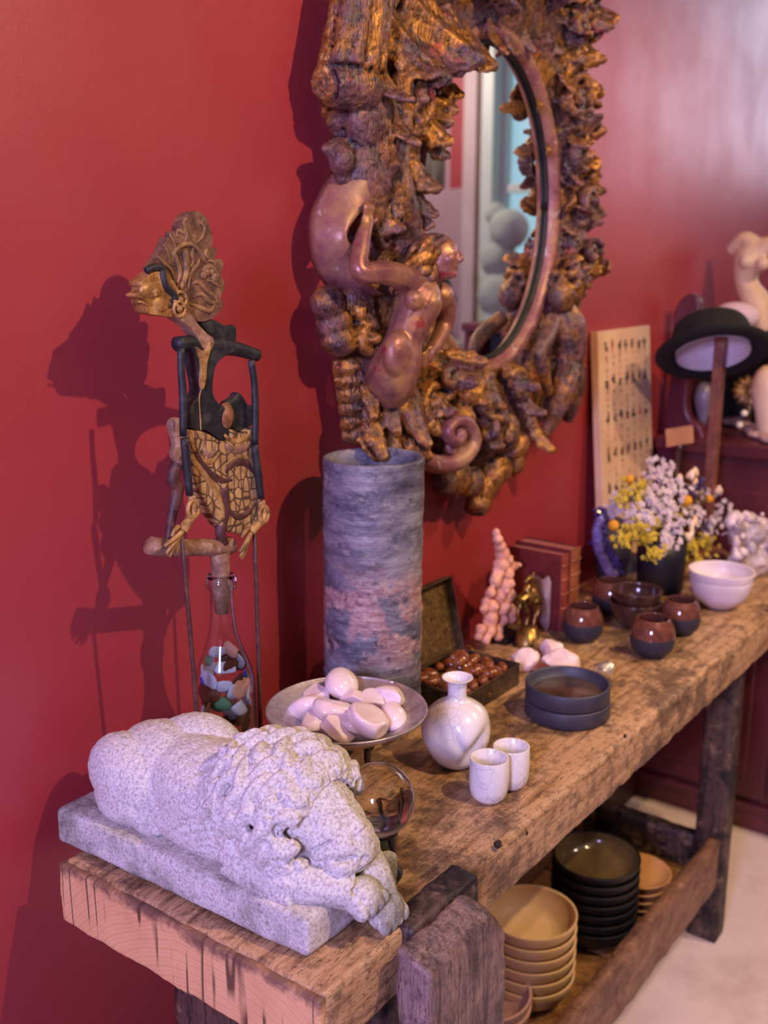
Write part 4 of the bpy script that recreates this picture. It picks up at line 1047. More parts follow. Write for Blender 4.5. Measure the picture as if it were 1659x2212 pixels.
# ================================================================== TALL VASE
def build_vase():
    c = Vector((1.185, .905, TOP+.0015)); R = .0725; top = onY(815, 985, .905).z; h = top-c.z
    nr, ns = 240, 200; me = D.meshes.new('tall_vase'); vs = []; fs = []
    prof = [(R*.6, 0), (R*.97, 0)]+[(R, z) for z in np.linspace(.004, h, nr)]+[(R-.004, h+.0015), (R-.008, h-.002)]+[(R-.0085, z) for z in np.linspace(h-.01, .012, 30)]+[(0, .010)]
    prof = [(0, 0)]+prof
    bm = B(); lathe(bm, prof, ns, c); me = D.meshes.new('tall_vase'); bm.normal_update(); bm.to_mesh(me); bm.free()
    a = coords(me); q = a-np.array(c); rr = np.hypot(q[:, 0], q[:, 1]); th = np.arctan2(q[:, 1], q[:, 0])
    out = (rr > R-.0055)
    cyl = np.c_[np.cos(th)*R, np.sin(th)*R, q[:, 2]*2.4]
    ridg = .0011*vnoise(np.c_[np.zeros(len(q)), np.zeros(len(q)), q[:, 2]], 95, 3)+.0003*np.sin(q[:, 2]*430+2*vnoise(cyl, 18, 2))
    crust = fbm(cyl, 60, 4, 21); mask = np.clip(fbm(cyl, 14, 3, 33)*3+.25, 0, 1)
    d = ridg*.7+.0026*np.clip(crust+.1, 0, 1)*mask+.0009*fbm(cyl, 150, 2, 5)+.0006*fbm(cyl, 6, 2, 9)*3
    d = np.where(out & (q[:, 2] > .003), d, 0)
    rimz = np.where(q[:, 2] > h-.006, .0022*fbm(cyl, 35, 3, 8), 0)
    u = q[:, :2]/np.maximum(rr, 1e-6)[:, None]
    a[:, :2] += u*d[:, None]; a[:, 2] += rimz; a[:, 0] += .004*(q[:, 2]/h); setco(me, a)
    t = NT('ash_glazed_stoneware')
    s = t.sep(); zf = t.math('DIVIDE', s[2], h)
    v = t.mapp((1, 1, 2.2)); n1 = t.noise(9, 6, .7, v); n2 = t.noise(60, 6, .78, t.mapp((1, 1, 1.6))); n3 = t.noise(16, 5, .7)
    col = t.ramp(n1, [(.34, S('#33313b')), (.48, S('#605e6a')), (.62, S('#8d898e'))])
    band = t.ramp(zf, [(.18, GREY(0)), (.34, GREY(.9)), (.52, GREY(1)), (.66, GREY(.1)), (1, GREY(0))])
    pk = t.math('MULTIPLY', t.ramp(n3, [(.47, GREY(0)), (.53, GREY(1))]), band)
    col = t.mix(pk, col, t.ramp(n2, [(.4, S('#93696a')), (.6, S('#c4a196'))]))
    low = t.ramp(zf, [(.0, GREY(.8)), (.3, GREY(.45)), (.5, GREY(0))])
    col = t.mix(t.math('MULTIPLY', low, t.ramp(n1, [(.45, GREY(0)), (.6, GREY(1))])), col, S('#5f6a78'))
    col = t.mix(t.ramp(n2, [(.56, GREY(0)), (.66, GREY(.7))]), col, S('#a39a90'))
    col = t.mix(t.ramp(t.noise(70, 4, .7), [(.60, GREY(0)), (.68, GREY(.7))]), col, S('#232128'))
    t.set(col=col, rough=t.ramp(n2, [(.3, GREY(.30)), (.7, GREY(.6))])); p = t.bump(n2, .55, .0014); t.bump(t.wave(70, t.mapp((0, 0, 1)), 3, 3, 2, dr='Z'), .12, .001, p)
    o = obj('tall_vase', me, t.m, loc=c); tag(o, 'tall cylindrical grey stoneware vase with crusty ash glaze below the mirror', 'vase')
build_vase()

# ================================================================== SILVER DISH WITH STONES
def build_dish():
    c = Vector((.962, .774, TOP+.001)); rim = onT(749, 1528, 1.33); R = 348/2*1.33/F_PX; H_ = rim.z-c.z; c.x, c.y = rim.x, rim.y
    root = thing('silver_dish', 'tarnished round silver dish on cast feet holding pale pink stones', 'dish', c)
    t = NT('tarnished_silver'); n = t.noise(22, 5, .7)
    t.set(col=t.ramp(n, [(.36, S('#9a8e8e')), (.6, S('#ddd2cc'))]), metal=.85, rough=t.ramp(n, [(.35, GREY(.55)), (.65, GREY(.38))])); t.bump(t.noise(80, 4), .12, .0008); Ms = t.m
    prof = [(0, -.030), (R*.40, -.030), (R*.60, -.025), (R*.78, -.0135), (R*.84, -.010), (R*.95, -.004), (R*.985, -.0012), (R, 0), (R, -.0018), (R*.985, -.004), (R*.93, -.0085), (R*.82, -.0145), (R*.76, -.018), (R*.58, -.030), (R*.38, -.0335), (0, -.0335)]
    bm = B(); lathe(bm, prof, 96, (c.x, c.y, rim.z)); obj('bowl', bm, Ms, root)
    bm = B(); N = 96
    tube(bm, [Vector((c.x+R*.99*math.cos(2*PI*k/N), c.y+R*.99*math.sin(2*PI*k/N), rim.z-.0008)) for k in range(N+1)], .0017, 8, 1); obj('rim', bm, Ms, root)
    Md = simple('dark_cast_silver', '#3d3838', '#6f6868', 60, .35, .9, .2, 100)
    bm = B(); zt = rim.z-.0335
    lathe(bm, [(0, .0), (.022, 0), (.020, -.006), (.010, -.012), (.008, -.03), (0, -.03)], 24, (c.x, c.y, zt+.0015)); obj('stem', bm, Md, root)
    for k in range(3):
        a = math.radians(200)+k*2*PI/3; d = Vector((math.cos(a), math.sin(a), 0)); b = Vector((c.x, c.y, 0))
        bm = B(); z0 = c.z
        tube(bm, [b+d*.012+Vector((0, 0, zt-.002)), b+d*.03+Vector((0, 0, zt-.010)), b+d*.026+Vector((0, 0, zt-.03)), b+d*.028+Vector((0, 0, zt-.055)), b+d*.034+Vector((0, 0, z0+.03)), b+d*.036+Vector((0, 0, z0+.008)), b+d*.042+Vector((0, 0, z0+.004))], [.004, .0055, .0045, .004, .0045, .005, .0045], 9)
        s_ = b+d*.026+Vector((0, 0, zt-.022)); tube(bm, [s_+d*(.010*(1-.1*q)*math.sin(q*.8))+Vector((0, 0, .010*(1-.1*q)*math.cos(q*.8))) for q in range(8)], [.0034-.00025*q for q in range(8)], 7, 2)
        obj('leg', bm, Md, root)
    t = NT('pale_pink_stone'); n1 = t.noise(26, 3, .5)
    t.set(col=t.ramp(n1, [(.35, S('#e9cfce')), (.65, S('#f3e4e2'))]), rough=.16, sss=.35); t.b.inputs['Subsurface Radius'].default_value = (.01, .006, .006); t.b.inputs['Subsurface Scale'].default_value = .6
    pts = [(738, 1477, 34, .4, 'flat round pale stone at the back of the silver dish, topmost'), (690, 1505, 30, 1.1, 'pale banded stone left of the back in the silver dish'), (662, 1530, 30, 2.0, 'leftmost pale pink round stone in the silver dish'), (672, 1558, 27, .8, 'pale golden-glinting stone at the front left of the silver dish'), (722, 1536, 37, 0, 'broad pale stone with a ridge in the middle of the silver dish'), (727, 1570, 31, 1.6, 'pale pointed stone at the front centre of the silver dish'),
           (795, 1555, 40, .3, 'largest wedge-shaped pale stone at the front of the silver dish'), (775, 1512, 34, 2.4, 'pale stone in the middle back of the silver dish'), (838, 1510, 34, 1.9, 'rounded pale pink stone at the right back of the silver dish'), (848, 1548, 27, .6, 'rightmost flat pale pink stone in the silver dish'), (757, 1560, 26, 1.2, 'small pale stone between the two front stones in the silver dish'), (805, 1515, 28, 0.2, 'pale stone half hidden behind the wedge in the silver dish')]
    for i, (x, y, rp, ro, lab) in enumerate(pts):
        s = rp*1.42*1.33/F_PX; lift = [0.034, .018, .016, .018, .026, .018, .026, .024, .022, .015, .020, .024][i]
        p = onZ(x, y, rim.z-.030+lift)
        bm = rock(p, (s*1.05, s*.85, s*.60), 300+i, .10, .9, 4, 0 if i in (0, 2, 9) else 7, euler(random.Random(i).uniform(.1, .7), random.Random(i+50).uniform(-.5, .5), ro))
        o = obj('polished_stone', bm, t.m, loc=p); tag(o, lab, 'stone', 'pale stones in the silver dish')
build_dish()

# ================================================================== CRYSTAL BALL
cb = onT(816, 1727, 1.18)
t = NT('crystal_glass'); t.set(col=(1, .985, .96, 1), rough=0, trans=1, ior=1.47)
bm = B(); bmesh.ops.create_uvsphere(bm, u_segments=96, v_segments=64, radius=.0418, matrix=Matrix.Translation(cb))
o = obj('crystal_ball', bm, t.m, loc=cb); tag(o, 'clear crystal ball resting on a small black stand behind the lion', 'crystal ball')
zb = TOP+.001; hs = cb.z-.0418-zb
t = NT('glossy_black_lacquer'); t.set(col=(.008, .007, .006, 1), rough=.12, coat=.5)
bm = B(); sc = Vector((cb.x, cb.y, zb)); q = cb.z-zb
zc_ = lambda r: q-math.sqrt(.0424**2-r*r)
lathe(bm, [(0, 0), (.025, 0), (.0285, .003), (.0285, .007), (.024, .011), (.0205, min(.018, zc_(.02)-.006)), (.023, zc_(.024)-.004), (.0262, zc_(.0262)), (.024, zc_(.024)), (.018, zc_(.018)), (.010, zc_(.010)), (0, zc_(.0)-.0001)], 64, sc)
o = obj('ball_stand', bm, t.m, loc=sc); tag(o, 'small glossy black turned stand under the crystal ball', 'stand')

# ================================================================== CRACKLE PORCELAIN
t = NT('white_crackle_glaze')
c1 = t.vor(75, 'DISTANCE_TO_EDGE', t.mapp((1, 1, .55))); w2 = t.vor(150, 'DISTANCE_TO_EDGE')
ln = t.ramp(c1, [(.008, GREY(.8)), (.030, GREY(0))]); ln2 = t.ramp(w2, [(.004, GREY(.5)), (.018, GREY(0))])
lm = t.math('MULTIPLY', t.math('MAXIMUM', ln, ln2), t.ramp(t.noise(9, 3), [(.42, GREY(.1)), (.58, GREY(.85))]))
base = t.ramp(t.noise(11, 4), [(.4, S('#ebe5e0')), (.62, S('#dfd6cb'))])
t.set(col=t.mix(lm, base, S('#7d6f80')), rough=.22, coat=.3); M_crackle = t.m
def cup(px, py, name, lab, r, h, grp):
    c = onZ(px, py, TOP+.001); bm = B(); th = .0026
    lathe(bm, [(0, .0005), (r*.6, .0), (r*.72, .0015), (r*.92, .008), (r, .018), (r*1.01, h*.6), (r*.98, h-.001), (r*.965, h), (r-th-.0004, h-.0015), (r-th, h*.6), (r-th, .018), (r*.78, .007), (r*.3, .0045), (0, .0042)], 64, c, wob=lambda a, z: .012*math.sin(2*a+px)+.006*math.sin(3*a))
    o = obj(name, bm, M_crackle, loc=c); tag(o, lab, 'cup', grp)
cup(1055, 1725, 'sake_cup', 'front one of two small white crackle-glaze cups', .0256, .0595, 'white crackle cups')
cup(1102, 1697, 'sake_cup', 'white crackle-glaze cup standing behind the other white cup', .0245, .0585, 'white crackle cups')
def build_flask():
    c = onZ(985, 1650, TOP+.001); h = .1295; R = .0492
    prof = [(0, .001), (.016, 0), (.022, .002), (.034, .013), (.045, .032), (R, .050), (.047, .066), (.040, .080), (.028, .0905), (.018, .096), (.0135, .101), (.0128, .110), (.0135, .119), (.0165, .125), (.0205, h-.0015), (.0212, h), (.0185, h-.0008), (.0115, .120), (.0105, .105), (.011, .098), (0, .092)]
    q = cr([(r, z) for r, z in prof], 4); q = [(max(float(a[0]), 0), float(a[1])) for a in q]; q[0] = (0, .001); q[-1] = (0, .092)
    q = [q[0]]+[p for p in q[1:-1] if p[0] > .0006]+[q[-1]]
    bm = B(); lathe(bm, q, 96, c); me = D.meshes.new('crackle_flask'); bm.normal_update(); bm.to_mesh(me); bm.free()
    a = coords(me); v = a-np.array(c)
    body = np.clip((.096-v[:, 2])/.012, 0, 1)*np.clip((v[:, 2])/.014, 0, 1)
    tv = Vector((-c.x, -c.y, 0)).normalized(); side = Vector((-tv.y, tv.x, 0))    # toward the room, and to its right seen from the room
    d = np.zeros(len(a)); n = normals(me)
    rtv = np.array(RT); tvn = np.array(tv)
    for (s, zz, f, rx_, rz_, dp, tl) in ((.030, .036, .032, .013, .034, .017, .6), (-.028, .062, .034, .020, .020, .008, 0), (.004, .050, .046, .007, .020, .005, -.5)):
        p = np.array((0, 0, zz))+rtv*s+tvn*f
        w_ = v-p; u_ = w_ @ rtv; z_ = w_[:, 2]; u2 = u_*math.cos(tl)-z_*math.sin(tl); z2 = u_*math.sin(tl)+z_*math.cos(tl); k_ = w_ @ tvn
        d -= dp*np.exp(-(u2/rx_)**2-(z2/rz_)**2-(k_/.03)**2)
    a += n*(d*body)[:, None]; a[:, 0] += body*.001*np.sin(v[:, 2]*90); setco(me, a)
    o = obj('crackle_flask', me, M_crackle, loc=c); tag(o, 'round dented white crackle-glaze flask vase with a narrow neck', 'vase')
build_flask()

# ================================================================== STACKED DARK DISHES
t = NT('matt_blue_black_clay'); t.set(col=t.ramp(t.noise(30, 4), [(.35, S('#33323d')), (.65, S('#403e49'))]), rough=.5); t.bump(t.noise(260, 3), .15, .0005); M_ink = t.m
t = NT('brown_dish_glaze'); t.set(col=t.ramp(t.noise(28, 5, .7), [(.38, S('#2e2422')), (.62, S('#5b463b'))]), rough=.22, coat=.3); M_dishin = t.m
dc = onZ(1224, 1541, TOP+.001); R = .0655
for k, lab in enumerate(('lower of two stacked straight-sided dark dishes', 'upper dark dish with brown glazed inside, stacked on another')):
    zb = dc.z+k*.0262; rr_ = R*(1.0 if k == 0 else .985); h = .0262 if k == 0 else .0275
    root = thing('shallow_dish', lab, 'dish', (dc.x+(.001 if k == 0 else -.0006), dc.y, zb), 'stacked dark dishes'); b = Vector(root.location)
    bm = B(); r = rr_
    lathe(bm, [(0, .0), (r-.008, 0), (r-.002, .001), (r, .003), (r, h-.0025), (r-.001, h-.0005), (r-.0025, h), (r-.004, h-.0008), (r-.005, h-.003), (r-.0065, .010 if k == 0 else .013), (r-.010, .0085 if k == 0 else .011), (0, .008 if k == 0 else .0105)], 96, b); obj('body', bm, M_ink, root)
    bm = B(); z0 = .0082 if k == 0 else .0108
    lathe(bm, [(0, z0), (r-.0125, z0), (r-.0118, z0+.001), (r-.0128, z0+.0014), (0, z0+.0014)], 64, b); obj('glaze', bm, M_dishin, root)

# ================================================================== TIN BOX WITH POLISHED SEEDS
def build_tin():
    nr = onZ(1121, 1478, TOP+.001); z0 = TOP+.001; x1 = nr.x; y0 = nr.y; y1 = .915; x0 = 1.268; h = .036
    root = thing('tin_box', 'old open rusty tin box full of polished brown seeds behind the white flask', 'box', ((x0+x1)/2, (y0+y1)/2, z0))
    t = NT('rusty_dark_tin'); t.set(col=t.ramp(t.noise(40, 6, .75), [(.36, S('#2c2320')), (.55, S('#5d4a3a')), (.7, S('#7b6040'))]), metal=.45, rough=.5); t.bump(t.noise(110, 5, .7), .5, .001); Mt = t.m
    bm = B(); w_ = .0016
    box(bm, x0, x1, y0, y0+w_, z0, z0+h); box(bm, x0, x1, y1-w_, y1, z0, z0+h); box(bm, x0, x0+w_, y0+w_, y1-w_, z0, z0+h); box(bm, x1-w_, x1, y0+w_, y1-w_, z0, z0+h); box(bm, x0+w_, x1-w_, y0+w_, y1-w_, z0, z0+w_)
    obj('tray', bm, Mt, root, smooth=False, bevel=.0006)
    bm = B()
    tube(bm, [(x0, y0, z0+h), (x1, y0, z0+h), (x1, y1, z0+h), (x0, y1, z0+h), (x0, y0, z0+h)], .0016, 6, 1); obj('rolled_edge', bm, Mt, root)
    # lid standing open at the back
    t = NT('brassy_speckled_tin'); t.set(col=t.ramp(t.noise(90, 6, .8), [(.38, S('#473626')), (.56, S('#80643c')), (.7, S('#a88c58'))]), metal=.4, rough=.45); t.bump(t.noise(160, 4), .5, .001); Ml = t.m
    lh = .125; lean = .028
    m = Matrix.Translation((0, y1, z0+h)) @ Matrix.Rotation(-math.atan2(lean, lh), 4, 'X')
    bm = B(); box(bm, x0, x1, 0, .0016, 0, lh, m)
    lid = obj('lid', bm, Ml, root, smooth=False)
    bm = B()
    box(bm, x0, x1, -.016, 0, lh-.0016, lh, m); box(bm, x0, x0+.0016, -.016, 0, 0, lh, m); box(bm, x1-.0016, x1, -.016, 0, 0, lh, m); box(bm, x0, x1, -.014, 0, .0, .0016, m)
    obj('lid_flange', bm, Mt, lid, smooth=False)
    bm = B(); tube(bm, [(x0+.03, y1, z0+h), (x1-.03, y1, z0+h)], .0022, 8, 1); obj('hinge', bm, Mt, lid)
    t = NT('polished_brown_seed'); t.set(col=t.ramp(t.noise(34, 4, .6, t.mapp((1, 1, 1)), .8), [(.34, S('#4a2216')), (.52, S('#8a4a28')), (.68, S('#c98d5c'))]), rough=.16, coat=.4)
    rnd = random.Random(3); k = 0
    spots = []
    for ly, zz in ((0, .012), (1, .028)):
        nx, ny = (5, 3) if ly == 0 else (5, 4)
        for i in range(nx):
            for j in range(ny):
                spots.append((x0+.018+(x1-x0-.036)*(i+(.0 if ly == 0 else .4))/(nx-.6)+rnd.uniform(-.002, .002), y0+.014+(y1-y0-.028)*(j+(.0 if ly == 0 else .35))/(ny-.6)+rnd.uniform(-.002, .002), z0+zz+rnd.uniform(-.002, .002)))
    spots.append(((x0+x1)/2+.022, (y0+y1)/2+.012, z0+.046))
    for (x, y, z) in spots:
        k += 1; a = rnd.uniform(0, PI); s = rnd.uniform(.0145, .019)
        x = min(max(x, x0+.015), x1-.015); y = min(max(y, y0+.013), y1-.013)
        bm = rock((x, y, z), (s, s*.62, s*.55), 500+k, .06, .8, 3, 0, euler(0, rnd.uniform(-.3, .3), a))
        o = obj('polished_seed', bm, t.m, loc=(x, y, z)); tag(o, 'polished brown seed lying in the open tin box' if (x, y, z) != spots[-1] else 'topmost polished brown seed, lying on the heap in the tin box', 'seed', 'polished seeds in the tin box')
build_tin()
# ================================================================== MIDDLE OF THE BENCH
def stone_mat(name, c1, c2, sss=.1, rough=.55, bs=120, bstr=.5):
    t = NT(name); t.set(col=t.ramp(t.noise(30, 5, .7), [(.36, S(c1)), (.62, S(c2))]), rough=rough, sss=sss); t.b.inputs['Subsurface Scale'].default_value = .02
    t.bump(t.noise(bs, 5, .7), bstr, .0015); return t.m
# peach coral-like mineral on a black stand
M_peach = stone_mat('peach_mineral', '#c98468', '#e8ac92', .2)
def build_coral():
    c = onZ(1092, 1380, TOP+.001); Y = c.y
    root = thing('mineral_spire', 'tall bumpy peach-coloured mineral spire on a black stand beside the tin box', 'mineral', c)
    bm = B(); rnd = random.Random(9)
    blobs = [(1072, 1150, 9), (1075, 1165, 12), (1080, 1180, 14), (1085, 1197, 17), (1092, 1212, 18), (1100, 1225, 15), (1112, 1222, 9), (1122, 1220, 6), (1082, 1222, 16), (1076, 1240, 14), (1095, 1240, 17), (1070, 1255, 14), (1090, 1262, 20), (1100, 1258, 12), (1060, 1280, 12), (1078, 1285, 18), (1098, 1285, 17), (1050, 1300, 11), (1062, 1310, 16), (1085, 1312, 18), (1102, 1318, 15), (1045, 1315, 10), (1060, 1335, 17), (1085, 1338, 14), (1103, 1335, 14), (1040, 1360, 12), (1055, 1362, 17), (1073, 1362, 15), (1034, 1375, 9), (1050, 1380, 11), (1076, 1375, 11)]
    k = 1.93/F_PX
    for x, y, r in blobs:
        p = onY(x, y, Y+rnd.uniform(-.004, .004)); ball(bm, p, r*k, sub=2)
        for _ in range(7):
            d = Vector((rnd.gauss(0, 1), rnd.gauss(0, 1), rnd.gauss(0, 1))).normalized(); ball(bm, p+d*r*k*.85, r*k*rnd.uniform(.22, .42), sub=2)
    me = remesh(bm, .0024, 1, .4); displace(me, lambda a, n: .0012*fbm(a, 150, 3, 3)); obj('mineral', me, M_peach, root)
    bm = B(); box(bm, c.x-.03, c.x+.03, c.y-.02, c.y+.02, c.z, c.z+.010); tube(bm, [c+Vector((0, 0, .008)), c+Vector((-.002, 0, .05))], .004, 8, 1); tube(bm, [c+Vector((-.022, 0, .008)), c+Vector((-.018, 0, .03))], .003, 8, 1)
    obj('stand', bm, simple('black_stand_paint', '#0d0b0b', '#171414', 30, .35), root, smooth=False, bevel=.001)
build_coral()
# quartz lumps
M_quartz = stone_mat('pale_rose_quartz', '#d8b4b4', '#f0d6d2', .3, .45)
for i, (x, y, r, sc, lab) in enumerate(((1133, 1425, .024, (1.15, .8, .85), 'rounded pale pink rough stone nearest the tin box'), (1190, 1403, .022, (1, .8, .9), 'pale pink rough crystal leaning behind the larger flat one'), (1212, 1432, .031, (1.2, .7, .75), 'larger flat pale pink rough crystal beside the stacked dark dishes'))):
    p = onZ(x, y, TOP+r*sc[2]*.92)
    bm = rock(p, (r*sc[0], r*sc[1], r*sc[2]), 700+i, .22, 1.5, 4, 6, euler(0, .2*(i-1), -.5)); o = obj('rough_crystal', bm, M_quartz, loc=p); tag(o, lab, 'crystal', 'pale rough crystals on the bench')
p = onZ(1172, 1440, TOP+.006)
bm = rock(p, (.026, .014, .0062), 710, .15, 1.5, 3, 4, euler(0, 0, -.6)); o = obj('flat_stone', bm, stone_mat('orange_agate', '#9c5236', '#c07a56'), loc=p); tag(o, 'small flat orange stone under the pale crystals', 'stone')
# silvery faceted ball
p = onZ(1304, 1474, TOP+.001)+Vector((0, 0, .0195))
bm = rock(p, .0265, 720, .0, 1, 3, 26); o = obj('mirror_ball', bm, (lambda t: (t.set(col=t.ramp(t.vor(90), [(.1, S('#8a8274')), (.5, S('#efe7d8'))]), metal=.75, rough=.28), t.bump(t.vor(110), .5, .0015), t.m)[2])(NT('crushed_silver')), loc=p, smooth=False); tag(o, 'small crumpled silvery ball behind the stacked dark dishes', 'ball')

# ------------------------------------------------------------------ books
def book(x0, x1, y0, y1, h, lab, cm, spine):
    z0 = TOP+.001; root = thing('leather_book', lab, 'book', ((x0+x1)/2, (y0+y1)/2, z0), 'red leather books')
    bm = B(); c = .0028
    box(bm, x0, x0+c, y0+.004, y1, z0, z0+h); box(bm, x1-c, x1, y0+.004, y1, z0, z0+h)
    obj('cover', bm, cm, root, smooth=False, bevel=.0008)
    bm = B(); n = 8; A = []
    for i in range(n+1):
        a = PI*i/n; A.append(((x0+x1)/2-math.cos(a)*(x1-x0)/2, y0+.005-math.sin(a)*.006))
    lo = [bm.verts.new((x, y, z0)) for x, y in A]; hi = [bm.verts.new((x, y, z0+h)) for x, y in A]
    bm.faces.new(lo[::-1]); bm.faces.new(hi)
    for i in range(n): bm.faces.new((lo[i], lo[i+1], hi[i+1], hi[i]))
    bm.faces.new((lo[n], lo[0], hi[0], hi[n]))
    for k in range(5):
        zz = z0+h*(.12+.185*k); tube(bm, [(x, y-.0006, zz) for x, y in A], .0018, 6, 1)
    obj('spine', bm, spine, root, smooth=False)
    bm = B(); box(bm, x0+c, x1-c, y0+.006, y1-.003, z0+.003, z0+h-.003); obj('pages', bm, simple('aged_page_edges', '#a3625c', '#8c4e4a', 200, .7), root, smooth=False)
cm = simple('dark_red_leather', '#5c1f22', '#742a2a', 40, .4, bump=.3, bscale=160); sm = simple('brown_red_spine_leather', '#7b3226', '#9a4a34', 40, .38, bump=.3, bscale=160)
book(1.695, 1.722, .850, .968, .150, 'left of two upright dark red leather books behind the round cups', cm, sm)
book(1.7235, 1.762, .846, .968, .154, 'right, thicker upright leather book with ribbed brown spine', cm, simple('tan_red_spine_leather', '#7d4426', '#9d5c34', 40, .38, bump=.3, bscale=160))
# grey-mauve shell panel leaning on the left book
bm = B(); c0 = onZ(1175, 1365, TOP+.002)
px = [(1175, 1365), (1160, 1330), (1157, 1290), (1150, 1262), (1160, 1245), (1172, 1255), (1185, 1246), (1190, 1262), (1188, 1310), (1186, 1350), (1182, 1366)]
X_ = 1.684
plate(bm, [onX(x, y, X_) for x, y in px], (1, 0, 0), .005)
me_o = obj('shell_panel', bm, simple('mauve_grey_shell', '#7d6670', '#a08490', 24, .4), loc=(X_, c0.y, TOP)); me_o.location.z = me_o.location.z
zmin = min(v.co.z for v in me_o.data.vertices); me_o.location.z = TOP+.0015-zmin
tag(me_o, 'mauve grey shell-like piece leaning on the left leather book', 'ornament')
# brass horse figurine
def build_horse():
    c = onZ(1140, 1380, TOP+.001); k = 1.9/F_PX; Y = c.y-.012
    root = thing('brass_figurine', 'small old brass animal figurine on a base in front of the leather books', 'figurine', (c.x, Y, TOP+.001))
    Mb = (lambda t: (t.set(col=t.ramp(t.noise(60, 5), [(.38, S('#4a3a1c')), (.6, S('#b08c4c'))]), metal=.85, rough=.35), t.m)[1])(NT('old_brass'))
    P = lambda x, y, o=0: onY(x, y, Y-o)
    bm = B(); T = lambda pts, r: tube(bm, pts, r, 10, 4)
    T([P(1124, 1300), P(1136, 1292), P(1150, 1290), P(1158, 1296)], [.010, .0135, .013, .009])
    T([P(1152, 1288), P(1153, 1268), P(1148, 1250)], [.010, .0075, .0065]); T([P(1150, 1248), P(1142, 1250), P(1134, 1258)], [.0075, .006, .004]); T([P(1152, 1242), P(1154, 1234)], [.003, .0012])
    T([P(1122, 1298), P(1112, 1288), P(1108, 1300)], [.005, .004, .002])
    for (a, b_, c_) in (((1124, 1304), (1118, 1326), (1122, 1350)), ((1132, 1306, .01), (1140, 1328, .01), (1136, 1352, .01)), ((1150, 1302), (1158, 1318), (1152, 1350)), ((1156, 1298, .012), (1164, 1312, .014), (1160, 1332, .014))):
        T([P(*a), P(*b_), P(*c_)], [.0055, .004, .0032])
    T([P(1138, 1284), P(1140, 1270), P(1142, 1262)], [.008, .007, .004])
    me = remesh(bm, .0016, 2, .5); obj('animal', me, Mb, root)
    bm = B(); b = P(1140, 1352); lathe(bm, [(0, 0), (.026, 0), (.028, .003), (.022, .010), (.018, b.z-TOP-.003), (0, b.z-TOP-.001)], 32, (b.x, Y, TOP+.001)); obj('base', bm, Mb, root)
build_horse()
bm = rock(onZ(1165, 1392, TOP+.007), (.034, .012, .007), 733, .12, 1.3, 3, 3, euler(0, 0, .5)); o = obj('driftwood_piece', bm, simple('golden_driftwood', '#8f6d3c', '#b8935e', 40, .6)); tag(o, 'short flat golden piece of driftwood in front of the brass figurine', 'driftwood')

# ------------------------------------------------------------------ round cups and stacked bowls
t = NT('brown_glaze_over_blue_black_clay'); s = t.sep()
edge = t.math('ADD', s[2], t.math('MULTIPLY', t.noise(25, 2), .006)); g = t.math('GREATER_THAN', edge, .039)
t.set(col=t.mix(g, S('#2f2c38'), t.ramp(t.noise(30, 5, .7), [(.38, S('#54302a')), (.62, S('#7d4a38'))])), rough=t.math('SUBTRACT', .55, t.math('MULTIPLY', g, .47)), coat=t.math('MULTIPLY', g, .6)); M_twotone = t.m
def round_cup(px, py, r, lab):
    c = onZ(px, py, TOP+.001); h = r*1.72
    prof = cr([(r*.42, 0), (r*.62, .002), (r*.9, h*.2), (r, h*.47), (r*.93, h*.75), (r*.76, h*.96), (r*.72, h), (r*.68, h*.985), (r*.84, h*.72), (r*.90, h*.45), (r*.8, h*.2), (r*.45, h*.07)], 4)
    prof = [(0, 0)]+[(float(a), float(b)) for a, b in prof]+[(0, h*.06)]
    bm = B(); lathe(bm, prof, 64, c); o = obj('round_cup', bm, M_twotone, loc=c); tag(o, lab, 'cup', 'round two-tone cups')
round_cup(1257, 1381, .0375, 'round brown and blue-black cup nearest the leather books')
round_cup(1407, 1413, .0395, 'frontmost round brown and blue-black cup, in front of the bowl stack')
round_cup(1467, 1366, .0375, 'round brown and blue-black cup to the right of the bowl stack')
round_cup(1318, 1322, .038, 'round brown and blue-black cup hidden behind the bowl stack')
M_brownbowl = simple('dark_brown_glaze', '#3c2422', '#4f302a', 30, .18, coat=.4)
def bowl(name, c, r, h, m, lab, grp, foot=.45, th=.004, cat='bowl', wob=None, parent=None):
    prof = cr([(r*foot, 0), (r*(foot+.08), .002), (r*.80, h*.35), (r*.96, h*.75), (r, h), (r-th*.5, h+.0008), (r-th, h-.001), (r*.96-th, h*.72), (r*.78-th, h*.38), (r*.35, h*.14+th*.4)], 4)
    prof = [(0, .001)]+[(float(a), float(b)) for a, b in prof]+[(0, h*.10+th*.5)]
    bm = B(); lathe(bm, prof, 72, c, wob=wob); o = obj(name, bm, m, loc=c)
    if lab: tag(o, lab, cat, grp)
    return o
c = onZ(1370, 1352, TOP+.001)
bowl('small_bowl', c, .049, .050, M_brownbowl, 'lower of two stacked small dark brown bowls', 'stacked dark brown bowls')
bowl('small_bowl', c+Vector((.002, 0, .0245)), .0475, .048, M_brownbowl, 'upper of two stacked small dark brown bowls', 'stacked dark brown bowls')
M_whitebowl = simple('lavender_white_porcelain', '#d9c9cf', '#e6d8da', 20, .35)
c = onZ(1553, 1310, TOP+.001); wb = lambda a, z: .014*math.sin(3*a+z*20)+.008*math.sin(5*a)
bowl('white_bowl', c, .061, .058, M_whitebowl, 'lower of two stacked white bowls by the flowers', 'stacked white bowls', .34, wob=wb)
bowl('white_bowl', c+Vector((0, 0, .019)), .064, .058, M_whitebowl, 'upper of two stacked white bowls, a yellow flower sprig hanging into it', 'stacked white bowls', .34, wob=wb)

